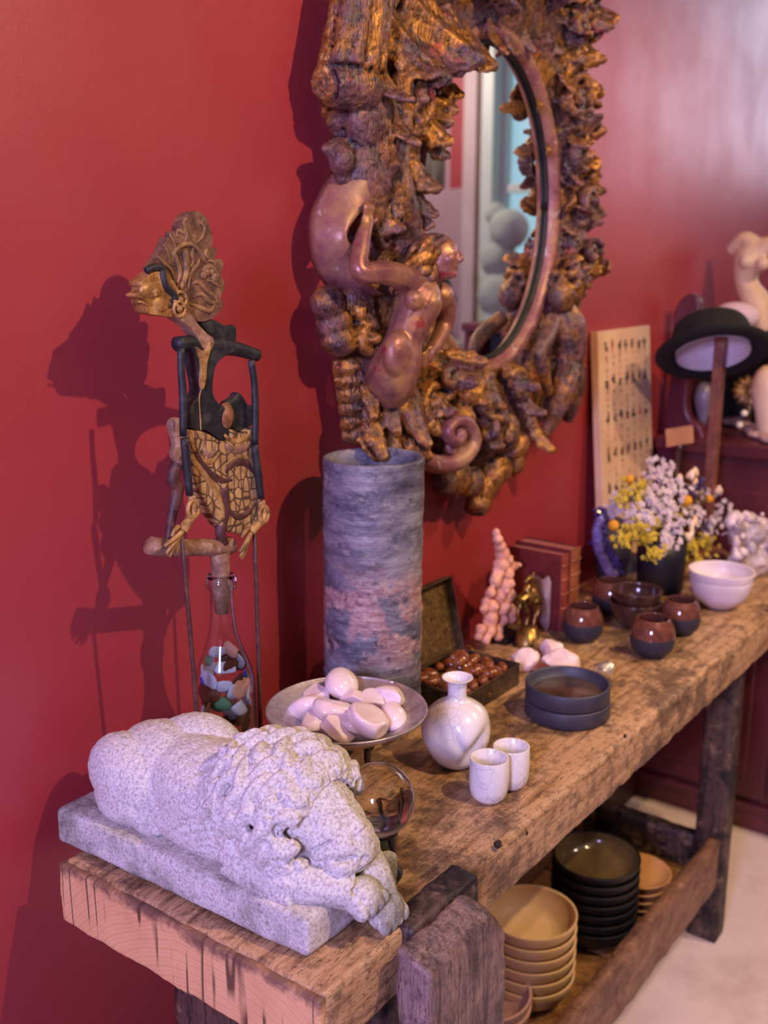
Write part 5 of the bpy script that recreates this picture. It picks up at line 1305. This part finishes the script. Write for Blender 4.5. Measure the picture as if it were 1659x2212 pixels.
# ------------------------------------------------------------------ black vase and dried flowers
vc_ = onZ(1424, 1272, TOP+.001); VH = .105; VR = .0505
bm = B(); lathe(bm, [(0, 0), (VR*.9, 0), (VR*.94, .002), (VR, VH*.6), (VR*1.02, VH), (VR*.97, VH+.001), (VR*.94, VH-.002), (VR*.9, .006), (0, .005)], 64, vc_)
o = obj('black_vase', bm, simple('blue_black_vase_clay', '#15141f', '#1c1b28', 20, .42), loc=vc_); tag(o, 'matt blue-black cylinder vase holding dried flowers', 'vase')
M_stem = simple('dried_stem_green', '#4d4a34', '#6a6242', 60, .8)
M_fl = {'white': simple('dried_white_petals', '#d8bfc2', '#efe0dc', 60, .7), 'yellow': simple('yellow_petals', '#cfae1f', '#e6cf4a', 60, .7), 'ball': simple('mustard_ball_flower', '#d08a12', '#e8a825', 220, .8, bump=.6, bscale=400), 'purple': simple('purple_statice', '#3c3058', '#5d4a80', 60, .7), 'cream': simple('cream_bud', '#e8c4a0', '#f2dcc2', 60, .7)}
def flower(px, py, dY, kind, lab, seed, size=1.0):
    rnd = random.Random(seed); head = onY(px, py, vc_.y+dY)
    base = Vector((vc_.x+rnd.uniform(-.012, .012), vc_.y+rnd.uniform(-.012, .012), vc_.z+.02))
    root = thing('dried_flower', lab, 'flower', base, kind+' dried flowers in the black vase')
    mouth = Vector((vc_.x, vc_.y, vc_.z+VH)); d = head-mouth; d.z = 0; dl = min(d.length, VR*.8)
    mth = mouth+(d.normalized()*dl if d.length > 1e-4 else Vector((0, 0, 0)))+Vector((0, 0, .004))
    mid = mth.lerp(head, .5)+Vector((0, 0, .012 if head.z < mouth.z+.06 else 0))
    bm = B(); tube(bm, [base, mth, mid, head], .0011, 5, 4)
    k_ = {'white': 34, 'yellow': 34, 'ball': 1, 'purple': 22, 'cream': 3}[kind]
    sp = {'white': .027, 'yellow': .022, 'ball': 0, 'purple': .018, 'cream': .012}[kind]*size
    hs = []
    for i in range(k_):
        q = head+Vector((rnd.gauss(0, .5), rnd.gauss(0, .5), rnd.gauss(0, .42)))*sp if k_ > 1 else head
        hs.append(q)
        if k_ > 1 and i % 2 == 0: tube(bm, [head-Vector((0, 0, .012)), q], .0006, 4, 1)
    obj('stem', bm, M_stem, root)
    bm = B()
    for q in hs:
        if kind == 'ball': ball(bm, q, .0095*size, sub=3)
        elif kind == 'cream': ball(bm, q, (.006, .006, .013), euler(rnd.uniform(-.6, .6), rnd.uniform(-.8, .8), 0), 2)
        elif kind == 'purple': ball(bm, q, (.0035, .0035, .0055), euler(rnd.uniform(-1, 1), rnd.uniform(-1, 1), 0), 1)
        else:
            n = 5; ax = Vector((rnd.gauss(0, .6)-.5, rnd.gauss(0, .6)-.6, rnd.uniform(.2, 1))).normalized(); u = ax.orthogonal().normalized(); v = ax.cross(u); r_ = (.0056 if kind == 'white' else .0046)
            for m in range(n):
                a = m*2*PI/n; dd = u*math.cos(a)+v*math.sin(a); ball(bm, q+dd*r_*.75, (r_*.62, r_*.42, r_*.25), frame_rot(dd+ax*.3, ax), 1)
            ball(bm, q+ax*.0006, r_*.35, sub=1)
    obj('blossom', bm, M_fl[kind], root, smooth=kind != 'purple')
FL = [
 ('ball', 1360, 1035, -.01, 'mustard ball flower highest on the left, in front of the lettered board', .9), ('ball', 1325, 1135, .0, 'mustard ball flower lowest on the left, over the purple geode', 1.1), ('ball', 1482, 1082, -.03, 'large mustard ball flower at the right of the bouquet centre', 1.35), ('ball', 1532, 1078, .0, 'mustard ball flower furthest right in the bouquet', 1.0),
 ('yellow', 1362, 1070, -.02, 'yellow flower spray at the upper left of the bouquet', 1.3), ('yellow', 1385, 1060, .0, 'yellow flower spray just right of the upper left one', .9), ('yellow', 1350, 1165, -.03, 'yellow flower spray at the lower left of the bouquet', 1.0), ('yellow', 1372, 1145, -.04, 'yellow flower spray above the lower left one', .9), ('yellow', 1398, 1160, -.05, 'yellow flower spray low in the middle left', .9), ('yellow', 1412, 1195, -.06, 'yellow flower spray drooping over the black vase rim', 1.0), ('yellow', 1412, 1130, -.04, 'yellow flower spray in the middle of the bouquet', .7), ('yellow', 1492, 1185, -.05, 'yellow flower spray at the right above the white bowls', 1.1), ('yellow', 1512, 1215, -.06, 'yellow flower spray hanging into the white bowls', 1.25), ('yellow', 1520, 1170, -.03, 'yellow flower spray at the far right above the bowls', 1.0), ('yellow', 1455, 1098, .0, 'small yellow flower spray beside the large mustard ball', .6),
 ('white', 1425, 1015, .02, 'white flower spray at the very top of the bouquet', 1.0), ('white', 1430, 1045, .0, 'white flower spray below the topmost one', 1.2), ('white', 1400, 1085, -.02, 'white flower spray in the upper left centre', 1.2), ('white', 1440, 1070, -.03, 'white flower spray in the upper centre', 1.2), ('white', 1340, 1095, .01, 'white flower spray at the left edge', .9), ('white', 1375, 1110, -.03, 'white flower spray at the left centre', 1.1), ('white', 1430, 1105, -.05, 'white flower spray at the centre', 1.1), ('white', 1455, 1135, -.05, 'white flower spray below the centre', 1.0), ('white', 1500, 1110, -.02, 'white flower spray right of centre', 1.1), ('white', 1540, 1100, .01, 'white flower spray at the right edge', 1.2), ('white', 1525, 1060, .02, 'white flower spray at the upper right', .9), ('white', 1440, 1175, -.06, 'white flower spray hanging before the black vase', .7), ('white', 1390, 1125, -.04, 'white flower spray at the lower left centre', .8), ('white', 1530, 1140, -.01, 'white flower spray at the lower right', .9),
 ('cream', 1475, 1030, .0, 'cream bud cluster at the top right of the bouquet', 1.2), ('cream', 1500, 1025, .0, 'long cream bud at the top right beside the purple statice', 1.2), ('cream', 1495, 1130, -.04, 'cream bud cluster at the right centre', 1.2), ('cream', 1488, 1160, -.05, 'cream bud cluster above the white bowls', 1.0), ('cream', 1550, 1060, .0, 'cream bud cluster reaching far right', 1.1),
 ('purple', 1510, 1045, .01, 'purple statice at the top right of the bouquet', 1.1), ('purple', 1495, 1060, .0, 'purple statice near the large mustard ball', 1.0), ('purple', 1515, 1130, .0, 'purple statice at the right centre', .8)]
for i, (k, x, y, dY, lab, sz) in enumerate(FL): flower(x, y, dY, k, lab, 900+i, sz)

# ------------------------------------------------------------------ geode, crystal rock, lettered board, price card
def build_geode():
    base = onZ(1318, 1262, TOP+.001); Y = .93
    root = thing('amethyst_geode', 'upright dark purple amethyst geode left of the flowers', 'geode', (base.x, Y, TOP+.001))
    P = lambda x, y, o=0: onY(x, y, Y-o)
    bm = B(); ball(bm, P(1325, 1195), (.068, .030, .082), euler(0, -.2, 0), 4); ball(bm, P(1345, 1240), (.065, .03, .055), sub=4)
    a = [v for v in bm.verts]; 
    me = remesh(bm, .004, 1, .4); displace(me, lambda a, n: .010*fbm(a, 14, 4, 3)); a = coords(me); a[:, 2] = np.maximum(a[:, 2], TOP+.001); setco(me, a)
    obj('outer_rock', me, stone_mat('dark_geode_rock', '#2b2632', '#4a4252', 0, .7), root)
    bm = B(); rnd = random.Random(2)
    line = [(1298, 1120), (1290, 1145), (1291, 1175), (1302, 1205), (1318, 1235), (1328, 1240)]
    pts = cr([tuple(P(x, y, .045)) for x, y in line], 6)
    tube(bm, [Vector(p) for p in pts], [.010]*len(pts), 8, 1)
    me = remesh(bm, .002, 0); displace(me, lambda a, n: .003*fbm(a, 90, 3, 5)); obj('pale_rim', me, stone_mat('lavender_quartz_rim', '#6d5c94', '#9d8cc4', .1, .3), root)
    bm = B()
    for k in range(160):
        f = rnd.random(); q = Vector(pts[int(f*(len(pts)-1))])+Vector((rnd.uniform(.005, .045), rnd.uniform(.0, .012), rnd.uniform(-.01, .02)))
        ax = Vector((rnd.gauss(0, .5), -1, rnd.gauss(0, .5))).normalized(); R_ = frame_rot(ax.orthogonal(), ax)
        lathe(bm, [(0, -.01), (.0045, -.008), (.0045, .004), (0, .010)], 6, q, rot=R_)
    o = obj('crystals', bm, stone_mat('amethyst_purple', '#2c2350', '#4c3f80', .1, .15, 40, .1), root, smooth=False); o['kind'] = 'stuff'
build_geode()
M_cluster = stone_mat('mottled_lilac_crystal_rock', '#8b7f92', '#e2cdd0', .1, .5, 90, .6)
c = onZ(1640, 1285, TOP+.001); c = Vector((2.20, .69, TOP+.001))
bm = B(); rnd = random.Random(6)
P = lambda x, y, o=0: onY(x, y, .70-o)
for (x, y, r) in ((1612, 1150, .052), (1645, 1150, .060), (1585, 1125, .026), (1640, 1220, .066), (1662, 1250, .066), (1618, 1210, .056), (1660, 1190, .06), (1600, 1260, .05)): ball(bm, P(x, y), (r*.9, r*.75, r*.8), sub=3)
for k in range(70):
    x = rnd.uniform(1585, 1675); y = 1110+rnd.uniform(0, 150); ball(bm, P(x, y, rnd.uniform(.0, .04)), rnd.uniform(.007, .014), sub=2)
me = remesh(bm, .004, 1, .4); displace(me, lambda a, n: .006*fbm(a, 26, 4, 3)+.003*fbm(a, 90, 2, 4)); a = coords(me); a[:, 2] = np.maximum(a[:, 2], TOP+.001); a[:, 0] = np.minimum(a[:, 0], 2.30+(a[:, 0]-2.30)*.5); setco(me, a)
o = obj('crystal_rock', me, M_cluster, loc=c); tag(o, 'large mottled lilac and white crystal rock at the right edge of the bench', 'rock')

# leaning board printed with columns of small signs
def build_board():
    tl = onY(1291, 718, YW-.022); tr = onY(1403, 716, YW-.022); 
    w_ = tr.x-tl.x; zt = tl.z; lean = .045; x0 = tl.x; Lh = math.hypot(zt-TOP, lean)
    root = thing('lettered_board', 'tall pale board printed with rows of small signs leaning on the red wall', 'board', (x0+w_/2, YW-.022-lean, TOP+.001))
    ang = math.atan2(lean, zt-TOP-.001)
    m = Matrix.Translation((x0, YW-.022-lean, TOP+.001)) @ Matrix.Rotation(-ang, 4, 'X')
    bm = B(); box(bm, 0, w_, 0, .018, 0, Lh, m)
    t = NT('aged_cream_board'); t.set(col=t.ramp(t.noise(10, 4), [(.35, S('#d3a987')), (.65, S('#e4c09c'))]), rough=.5)
    s = t.sep(); st = t.math('MULTIPLY', t.ramp(t.math('ADD', s[0], t.math('MULTIPLY', t.noise(14, 4), .06)), [(.05, GREY(0)), (.13, GREY(1))]), t.ramp(s[2], [(.28, GREY(0)), (.33, GREY(1)), (.5, GREY(.8))]))
    t.lk(t.mix(t.math('MULTIPLY', st, .4), t.ramp(t.noise(10, 4), [(.35, S('#d3a987')), (.65, S('#e4c09c'))]), S('#8a7f8e')), t.b.inputs['Base Color'])
    obj('panel', bm, t.m, root, smooth=False, bevel=.001)
    rnd = random.Random(8); Z = simple('dark_ink', '#231a18', '#2e2420', 50, .6); Rr = simple('red_ink', '#b4543f', '#b4543f', 50, .6)
    bd, br = B(), B(); cols = 7; gl = .012
    row = 0; z = Lh-.035
    while z > .02:
        big = row % 5 == 0
        for c_ in range(cols):
            x = w_*(.14+.74*c_/(cols-1)); 
            if not big and rnd.random() < .25: continue
            tb_ = br if rnd.random() < (.12 if big else .35) else bd
            n = 5 if big else 2; sz = .016 if big else .0075
            for q in range(n):
                xx = x+rnd.uniform(-.4, .4)*sz; zz = z+rnd.uniform(-.5, .5)*sz; ww, hh = ((rnd.uniform(.2, .5)*sz, sz*.13) if rnd.random() < .5 else (sz*.14, rnd.uniform(.3, .7)*sz))
                box(tb_, xx-ww, xx+ww, -.0006, .0002, zz-hh, zz+hh, m)
        z -= .022 if big else .0145; row += 1
    o = obj('black_signs', bd, Z, root, smooth=False); o['kind'] = 'stuff'; o = obj('red_signs', br, Rr, root, smooth=False); o['kind'] = 'stuff'
build_board()
# price card in a clip holder
c = onY(1468, 942, .90)
root = thing('card_holder', 'small tan card clipped on a dark stick above the flowers', 'card', (c.x-.03, .90, TOP+.001))
bm = B(); box(bm, -.034, .034, -.0008, .0008, -.021, .021, Matrix.Translation(c) @ Matrix.Rotation(-.75, 4, 'Z') @ Matrix.Rotation(-.12, 4, 'Y')); cd_ = obj('card', bm, simple('tan_card', '#c08058', '#cc8f64', 20, .6), root, smooth=False, bevel=.0005)
bm = B(); ball(bm, c+Vector((.004, -.003, -.026)), (.007, .004, .008), sub=2); obj('clip', bm, simple('dull_steel_clip', '#8f8780', '#a39a90', 30, .35, .8), root)
bm = B(); tube(bm, [Vector((c.x-.03, .90, TOP+.008)), c+Vector((.002, 0, -.028))], .0065, 8, 1); lathe(bm, [(0, 0), (.03, 0), (.03, .006), (0, .008)], 24, (c.x-.03, .90, TOP+.001)); obj('stick', bm, simple('dark_red_brown_stick', '#3d2022', '#4f2a2a', 30, .5), root)

# ------------------------------------------------------------------ hat on a wooden stand
hp = onT(1556, 757, 2.37); hb = Vector((hp.x, hp.y, TOP+.001))
root = thing('hat_stand', 'brown wooden post standing behind the flowers and carrying the black hat', 'hat stand', hb)
Mw = m_benchwood('reddish_post_wood', '#8a4f3e', '#713f34', '#4a2a24', along='Z', dirt=.1, bumps=.3)
bm = B(); sbox(bm, (hb.x, hb.y, TOP+.001+.19+(hp.z-TOP)/2-.17), .028, .022, hp.z-TOP+.03); obj('post', bm, Mw, root, smooth=False, bevel=.002)
bm = B(); lathe(bm, [(0, 0), (.05, 0), (.05, .010), (.044, .015), (0, .016)], 40, hb); obj('base', bm, Mw, root)
tv = Vector((-FW.x, -FW.y, 0)).normalized()
axis = (Vector((0, 0, 1))*math.cos(math.radians(33))-tv*math.sin(math.radians(33))+Vector((RT.x, RT.y, 0))*(.04)).normalized()
R_ = frame_rot(Vector((RT.x, RT.y, 0)), axis); R_ = Matrix((R_.col[0], R_.col[1], R_.col[2])).transposed()
ctr = onT(1541, 768, 2.33)
hat = thing('bowler_hat', 'black felt round-crowned hat with curled brim and pale lining, tilted on the post', 'hat', ctr)
felt = NT('black_felt'); felt.set(col=felt.ramp(felt.noise(60, 5), [(.4, S('#08070a')), (.6, S('#120f11'))]), rough=.9); felt.bump(felt.noise(500, 3), .3, .0005)
rc = .087; rb = .126
prof = cr([(rc*.55, .088), (rc*.86, .078), (rc*.99, .050), (rc*1.0, .012), (rc*1.04, .002), (rc*1.16, -.003), (rb*.94, .0), (rb, .008), (rb-.004, .010), (rb*.93, .003), (rc*1.18, -.0005), (rc*1.03, .006), (rc*.96, .014), (rc*.95, .050), (rc*.82, .074), (rc*.5, .083)], 4)
outer_ = [(0, .091)]+[(float(a), float(b)) for a, b in prof[:29]]
bm = B(); lathe(bm, [(0, .091)]+[(float(a), float(b)) for a, b in prof]+[(0, .085)], 72, ctr, rot=R_); obj('crown_and_brim', bm, felt.m, hat)
bm = B(); lathe(bm, [(rc*.93, .004), (rc*.935, .05), (rc*.80, .071), (rc*.48, .080), (0, .0825), (0, .0815), (rc*.47, .079), (rc*.78, .070), (rc*.92, .05), (rc*.915, .004)], 64, ctr, rot=R_); obj('lining', bm, simple('lilac_silk_lining', '#d6c2c8', '#e2d2d6', 8, .4), hat)
bm = B(); lathe(bm, [(rc*1.012, .008), (rc*1.012, .026), (rc*1.03, .026), (rc*1.035, .008)], 64, ctr, closed=True, rot=R_); obj('hat_band', bm, simple('brown_black_ribbon', '#1a1416', '#241c1e', 30, .5), hat)

# ================================================================== CABINET BEYOND THE BENCH
M_cab = simple('oxblood_cabinet_paint', '#4f1f28', '#672a33', 5, .35, bump=.15, bscale=60)
def build_cabinet():
    X0, X1, Y0, Y1, H_ = 2.52, 2.98, .30, 1.02, 1.00
    root = thing('cabinet', 'dark oxblood red cabinet with a mirror-backed upper part beyond the end of the bench', 'cabinet', ((X0+X1)/2, (Y0+Y1)/2, 0))
    bm = B(); box(bm, X0, X1, Y0, Y1, .0, H_-.035); obj('carcass', bm, M_cab, root, smooth=False, bevel=.003)
    bm = B(); box(bm, X0-.02, X1, Y0-.02, Y1, H_-.035, H_); obj('top', bm, M_cab, root, smooth=False, bevel=.006)
    bm = B(); box(bm, X0-.012, X0, Y0, Y1, .06, .08)
    obj('moulding', bm, M_cab, root, smooth=False, bevel=.002)
    for k, (a, b_) in enumerate(((.33, .655), (.675, 1.0))):
        bm = B(); box(bm, X0-.014, X0, a, b_, .10, H_-.06); d = obj('door', bm, M_cab, root, smooth=False, bevel=.003)
        bm = B(); box(bm, X0-.022, X0-.014, a+.045, b_-.045, .15, H_-.11); obj('door_panel', bm, M_cab, d, smooth=False, bevel=.006)
        bm = B(); ball(bm, (X0-.024, b_-.02 if k == 0 else a+.02, .55), .010, sub=2); obj('knob', bm, simple('dark_brass_knob', '#6b5230', '#7d6238', 30, .3, .9), d)
    # upper part: shaped side post, dark back, shelf
    P = lambda x, y: onX(x, y, 2.56)
    pts = [(1437, 980), (1440, 900), (1452, 820), (1458, 720), (1462, 672), (1480, 642), (1500, 634), (1516, 652), (1512, 700), (1500, 760), (1490, 830), (1488, 880), (1498, 905), (1520, 925), (1520, 980)]
    bm = B(); q = cr([tuple(P(x, y)) for x, y in pts]+[tuple(P(*pts[0]))], 3)[:-1]; plate(bm, [Vector(a) for a in q], (1, 0, 0), .035)
    bmv = min(v.co.z for v in bm.verts); obj('side_post', bm, M_cab, root, smooth=False, bevel=.005)
    bm = B(); box(bm, 2.78, 2.80, .30, 1.02, H_, 1.22); obj('back_panel', bm, simple('black_back_panel', '#0a0708', '#120c0e', 10, .4), root, smooth=False)
    bm = B(); box(bm, 2.66, 2.98, .30, 1.02, 1.22, 1.245); obj('upper_shelf', bm, M_cab, root, smooth=False, bevel=.004)
    bm = B(); box(bm, 2.68, 2.78, 1.00, 1.02, H_, 1.22); box(bm, 2.68, 2.78, .30, .32, H_, 1.22); obj('side_panel', bm, M_cab, root, smooth=False)
build_cabinet()
# pale stone torso on the upper shelf
def build_torso():
    X = 2.80; P = lambda x, y, o=0: onX(x, y, X-o)
    root = thing('torso_statue', 'cream stone female torso statue on top of the red cabinet behind the hat', 'statue', (X, P(1620, 700).y, 1.246))
    bm = B(); T = lambda pts, r: tube(bm, pts, r, 12, 4)
    T([P(1650, 720), P(1640, 690), P(1635, 655), P(1615, 620), P(1612, 590), P(1622, 560), P(1635, 535)], [.035, .040, .036, .030, .033, .042, .03])
    T([P(1636, 545), P(1612, 520), P(1590, 532), P(1575, 545)], [.030, .024, .019, .014]); T([P(1640, 545), P(1670, 530), P(1700, 560)], [.030, .024, .02]); T([P(1635, 540), P(1632, 515)], [.022, .018])
    ball(bm, P(1612, 565, .03), .018, sub=3); ball(bm, P(1648, 570, .03), .018, sub=3)
    me = remesh(bm, .004, 2, .5); displace(me, lambda a, n: .0015*fbm(a, 30, 3, 3)); a = coords(me); a[:, 2] = np.maximum(a[:, 2], 1.247); setco(me, a)
    obj('figure', me, simple('cream_stone', '#d8b48c', '#e8cba4', 12, .5), root)
    bm = B(); b = P(1600, 690, .03); ball(bm, (b.x-.04, b.y, 1.285), (.05, .06, .038), sub=3); o = obj('folded_cloth', bm, simple('lilac_white_cloth', '#d9bfc6', '#e4ccd0', 12, .8), loc=(b.x-.04, b.y, 1.247)); tag(o, 'pale lilac rounded cloth bundle in front of the torso statue, just above the hat', 'cloth')
build_torso()
# objects on the cabinet top
CT = 1.001
t = NT('old_gilt_metal'); t.set(col=t.ramp(t.noise(40, 5), [(.38, S('#7a5a2c')), (.6, S('#d0a468'))]), metal=.5, rough=.4); M_gm = t.m
p = onX(1622, 845, 2.73)
bm = B(); 
for k in range(14):
    a = k*2*PI/14; tube(bm, [p+Vector((0, .008*math.cos(a), .008*math.sin(a))), p+Vector((-.012, .030*math.cos(a), .028*math.sin(a))), p+Vector((-.004, .046*math.cos(a), .042*math.sin(a)))], [.006, .009, .004], 8, 3)
ball(bm, p, .016, sub=2); tube(bm, [(p.x, p.y, CT+.004), (p.x, p.y, p.z)], .006, 8, 1); lathe(bm, [(0, 0), (.03, 0), (.024, .008), (0, .010)], 24, (p.x, p.y, CT))
o = obj('gilt_rosette', bm, M_gm, loc=(p.x, p.y, CT)); tag(o, 'gilt petalled ornament on the cabinet right of the hat post', 'ornament')
p = onX(1664, 840, 2.60); bm = B(); lathe(bm, [(0, 0), (.02, 0), (.022, .02), (.045, p.z-CT), (.036, p.z-CT+.04), (.02, p.z-CT+.055), (0, p.z-CT+.056)], 32, (p.x, p.y, CT)); o = obj('cream_vase', bm, simple('cream_glaze', '#e0bfa0', '#ecd2b6', 10, .3), loc=(p.x, p.y, CT)); tag(o, 'rounded cream vase at the right edge on the cabinet', 'vase')
p = onX(1521, 862, 2.70); bm = B(); lathe(bm, [(0, 0), (.012, 0), (.012, .02), (.022, p.z-CT-.02), (.027, p.z-CT), (.022, p.z-CT+.03), (.010, p.z-CT+.045), (0, p.z-CT+.046)], 32, (p.x, p.y, CT)); o = obj('lilac_vase', bm, simple('dull_lilac_glaze', '#71667e', '#7d7288', 10, .3), loc=(p.x, p.y, CT)); tag(o, 'dull lilac egg-shaped vase under the hat, left of the post', 'vase')
M_shell = simple('pinkish_shell', '#a98478', '#cba898', 40, .45, bump=.3, bscale=90)
rnd = random.Random(77)
sh = [(1585, 898, 'leftmost shell lying on the cabinet top by the post'), (1605, 905, 'small pale shell lying second from the post on the cabinet'), (1625, 915, 'pinkish shell lying in the middle of the cabinet top'), (1640, 925, 'shell lying toward the front edge of the cabinet top'), (1655, 905, 'shell lying at the right behind on the cabinet top'), (1665, 935, 'shell cut by the right picture edge on the cabinet top')]
for i, (x, y, lab) in enumerate(sh):
    p = onZ(x, y+12, CT+.012); 
    if p.x < 2.53: p.x = 2.53+.02*i % .05
    p.y = max(.34, p.y)
    bm = rock(p, (.030, .022, .0125), 800+i, .25, 1.4, 3, 0, euler(0, 0, rnd.uniform(0, 3))); o = obj('sea_shell', bm, M_shell, loc=p); tag(o, lab, 'shell', 'shells on the red cabinet')
for i, (x, y, lab) in enumerate(((1608, 893, 'upper of two pearly beads on the cabinet top'), (1598, 918, 'lower of two pearly beads on the cabinet top'))):
    p = onX(x, y, 2.545); bm = B(); ball(bm, Vector((p.x, p.y, max(p.z, CT+.0085))), .0082, sub=3); o = obj('pearl_bead', bm, simple('pearl', '#d8d0bc', '#e6dfcc', 10, .12), loc=(p.x, p.y, max(p.z, CT+.0085)-.008)); tag(o, lab, 'bead', 'pearly beads on the cabinet')

# ================================================================== BOWLS ON THE LOWER SHELF
M_cream = simple('cream_stoneware', '#cda977', '#d9b888', 12, .5); M_dark = simple('black_stoneware', '#100d0b', '#191410', 20, .5); 
t = NT('olive_brown_glaze'); t.set(col=t.ramp(t.noise(14, 4), [(.35, S('#4a3c26')), (.65, S('#6a5836'))]), rough=.14, coat=.4); M_olive = t.m
c = Vector(onZ(1171, 2098, SH)); c = onZ(1147, 1969, SH+.1695)
names = ['bottom', 'second from the bottom', 'third from the bottom', 'third from the top', 'second from the top', 'top']
zr = onT(1147, 1969, 1.80)
for i in range(6):
    o = bowl('cream_bowl', Vector((c.x, c.y, SH+.001+i*.0225)), .080, .056, M_cream, names[i]+' bowl of the cream stack on the lower shelf' if i < 5 else 'top bowl of the cream stack on the lower shelf, seen into', 'stacked cream bowls on the lower shelf', .45, .0045)
c = onZ(1288, 1846, SH+.174); nm = ['bottom', 'second from the bottom', 'third from the bottom', 'middle', 'third from the top', 'second from the top', 'top']
for i in range(7):
    root = thing('black_bowl', nm[i]+' bowl of the black stack on the lower shelf'+(' with shiny olive inside' if i == 6 else ''), 'bowl', (c.x, c.y, SH+.001+i*.0205), 'stacked black bowls on the lower shelf')
    b = bowl('body', Vector((c.x, c.y, SH+.001+i*.0205)), .083, .050, M_dark, None, None, .5, .0045); b.location = (0, 0, 0); b.parent = root
    if i == 6:
        g = bowl('glaze', Vector((c.x, c.y, SH+.001+i*.0205+.0035)), .0775, .045, M_olive, None, None, .5, .0012); g.location = (0, 0, .0035); g.parent = root
c = onZ(1378, 1878, SH+.07); nm = ['bottom', 'second', 'third', 'top']
for i in range(4):
    z0 = SH+.001+i*.017; bm = B(); r = .066
    lathe(bm, [(0, 0), (r*.6, 0), (r*.62, .003), (r*.97, .014), (r, .017), (r-.003, .0175), (r*.93, .014), (r*.6, .006), (0, .005)], 64, (c.x, c.y, z0))
    o = obj('amber_plate', bm, simple('amber_plate_glaze', '#b8834c', '#c9945c', 14, .3), loc=(c.x, c.y, z0)); tag(o, nm[i]+' plate of the amber stack behind the black bowls' if i else 'bottom plate of the amber stack behind the black bowls', 'plate', 'amber plates on the lower shelf')
for i in range(2):
    M_rose = simple('rosy_glaze_orange_rim', '#a98276', '#b58e80', 10, .4) if i == 0 else M_rose
    o = bowl('rosy_bowl', onZ(1048, 2138, SH+.081)-Vector((0, 0, .080-i*.020)), .078, .060, M_rose, ('lower' if i == 0 else 'upper')+' of two wide rosy bowls at the near end of the lower shelf', 'rosy bowls on the lower shelf', .45, .0055)

# things the mirror shows, standing by the shop window
root = thing('display_table', 'small table by the shop window, seen only in the mirror', 'table', (4.2, -.62, 0))
Mt_ = simple('pale_table_paint', '#a89090', '#b09a98', 8, .5)
bm = B(); box(bm, 3.9, 4.5, -1.0, -.3, 1.0, 1.03); obj('tabletop', bm, Mt_, root, smooth=False, bevel=.003)
for a in (3.93, 4.47):
    for b_ in (-.97, -.33):
        bm = B(); box(bm, a-.02, a+.02, b_-.02, b_+.02, 0, 1.0); obj('leg', bm, Mt_, root, smooth=False)
def blobs(name, lst, m, loc, lab, cat, vox=.006):
    bm = B()
    for (x, y, z, r) in lst: ball(bm, (x, y, z), r, sub=3)
    me = remesh(bm, vox, 1, .4); displace(me, lambda a, n: .004*fbm(a, 20, 3, 2)); a = coords(me); a[:, 2] = np.maximum(a[:, 2], 1.031); setco(me, a)
    o = obj(name, me, m, loc=loc); tag(o, lab, cat)
blobs('plaster_bust', [(4.25, -.50, 1.12, .10), (4.25, -.50, 1.26, .11), (4.25, -.52, 1.42, .085), (4.25, -.47, 1.55, .09), (4.25, -.54, 1.62, .05)], simple('grey_green_plaster', '#9aa396', '#aab2a4', 10, .8), (4.25, -.5, 1.03), 'grey-green plaster bust by the window, seen in the mirror', 'bust')
blobs('dark_figurine', [(4.05, -.72, 1.10, .07), (4.05, -.72, 1.20, .06), (4.05, -.70, 1.30, .05), (4.05, -.76, 1.36, .04), (4.05, -.66, 1.24, .04)], simple('black_bronze', '#14100f', '#1f1917', 20, .4), (4.05, -.72, 1.03), 'black bronze figurine, seen dark in the lower part of the mirror', 'figurine')
blobs('white_coral', [(3.95, -.93, 1.07, .045), (3.95, -.89, 1.10, .04), (3.95, -.95, 1.13, .035)], simple('cream_coral', '#c9b896', '#d8c8a6', 30, .7), (3.95, -.93, 1.03), 'cream coral lump on the display table, seen in the mirror', 'coral')
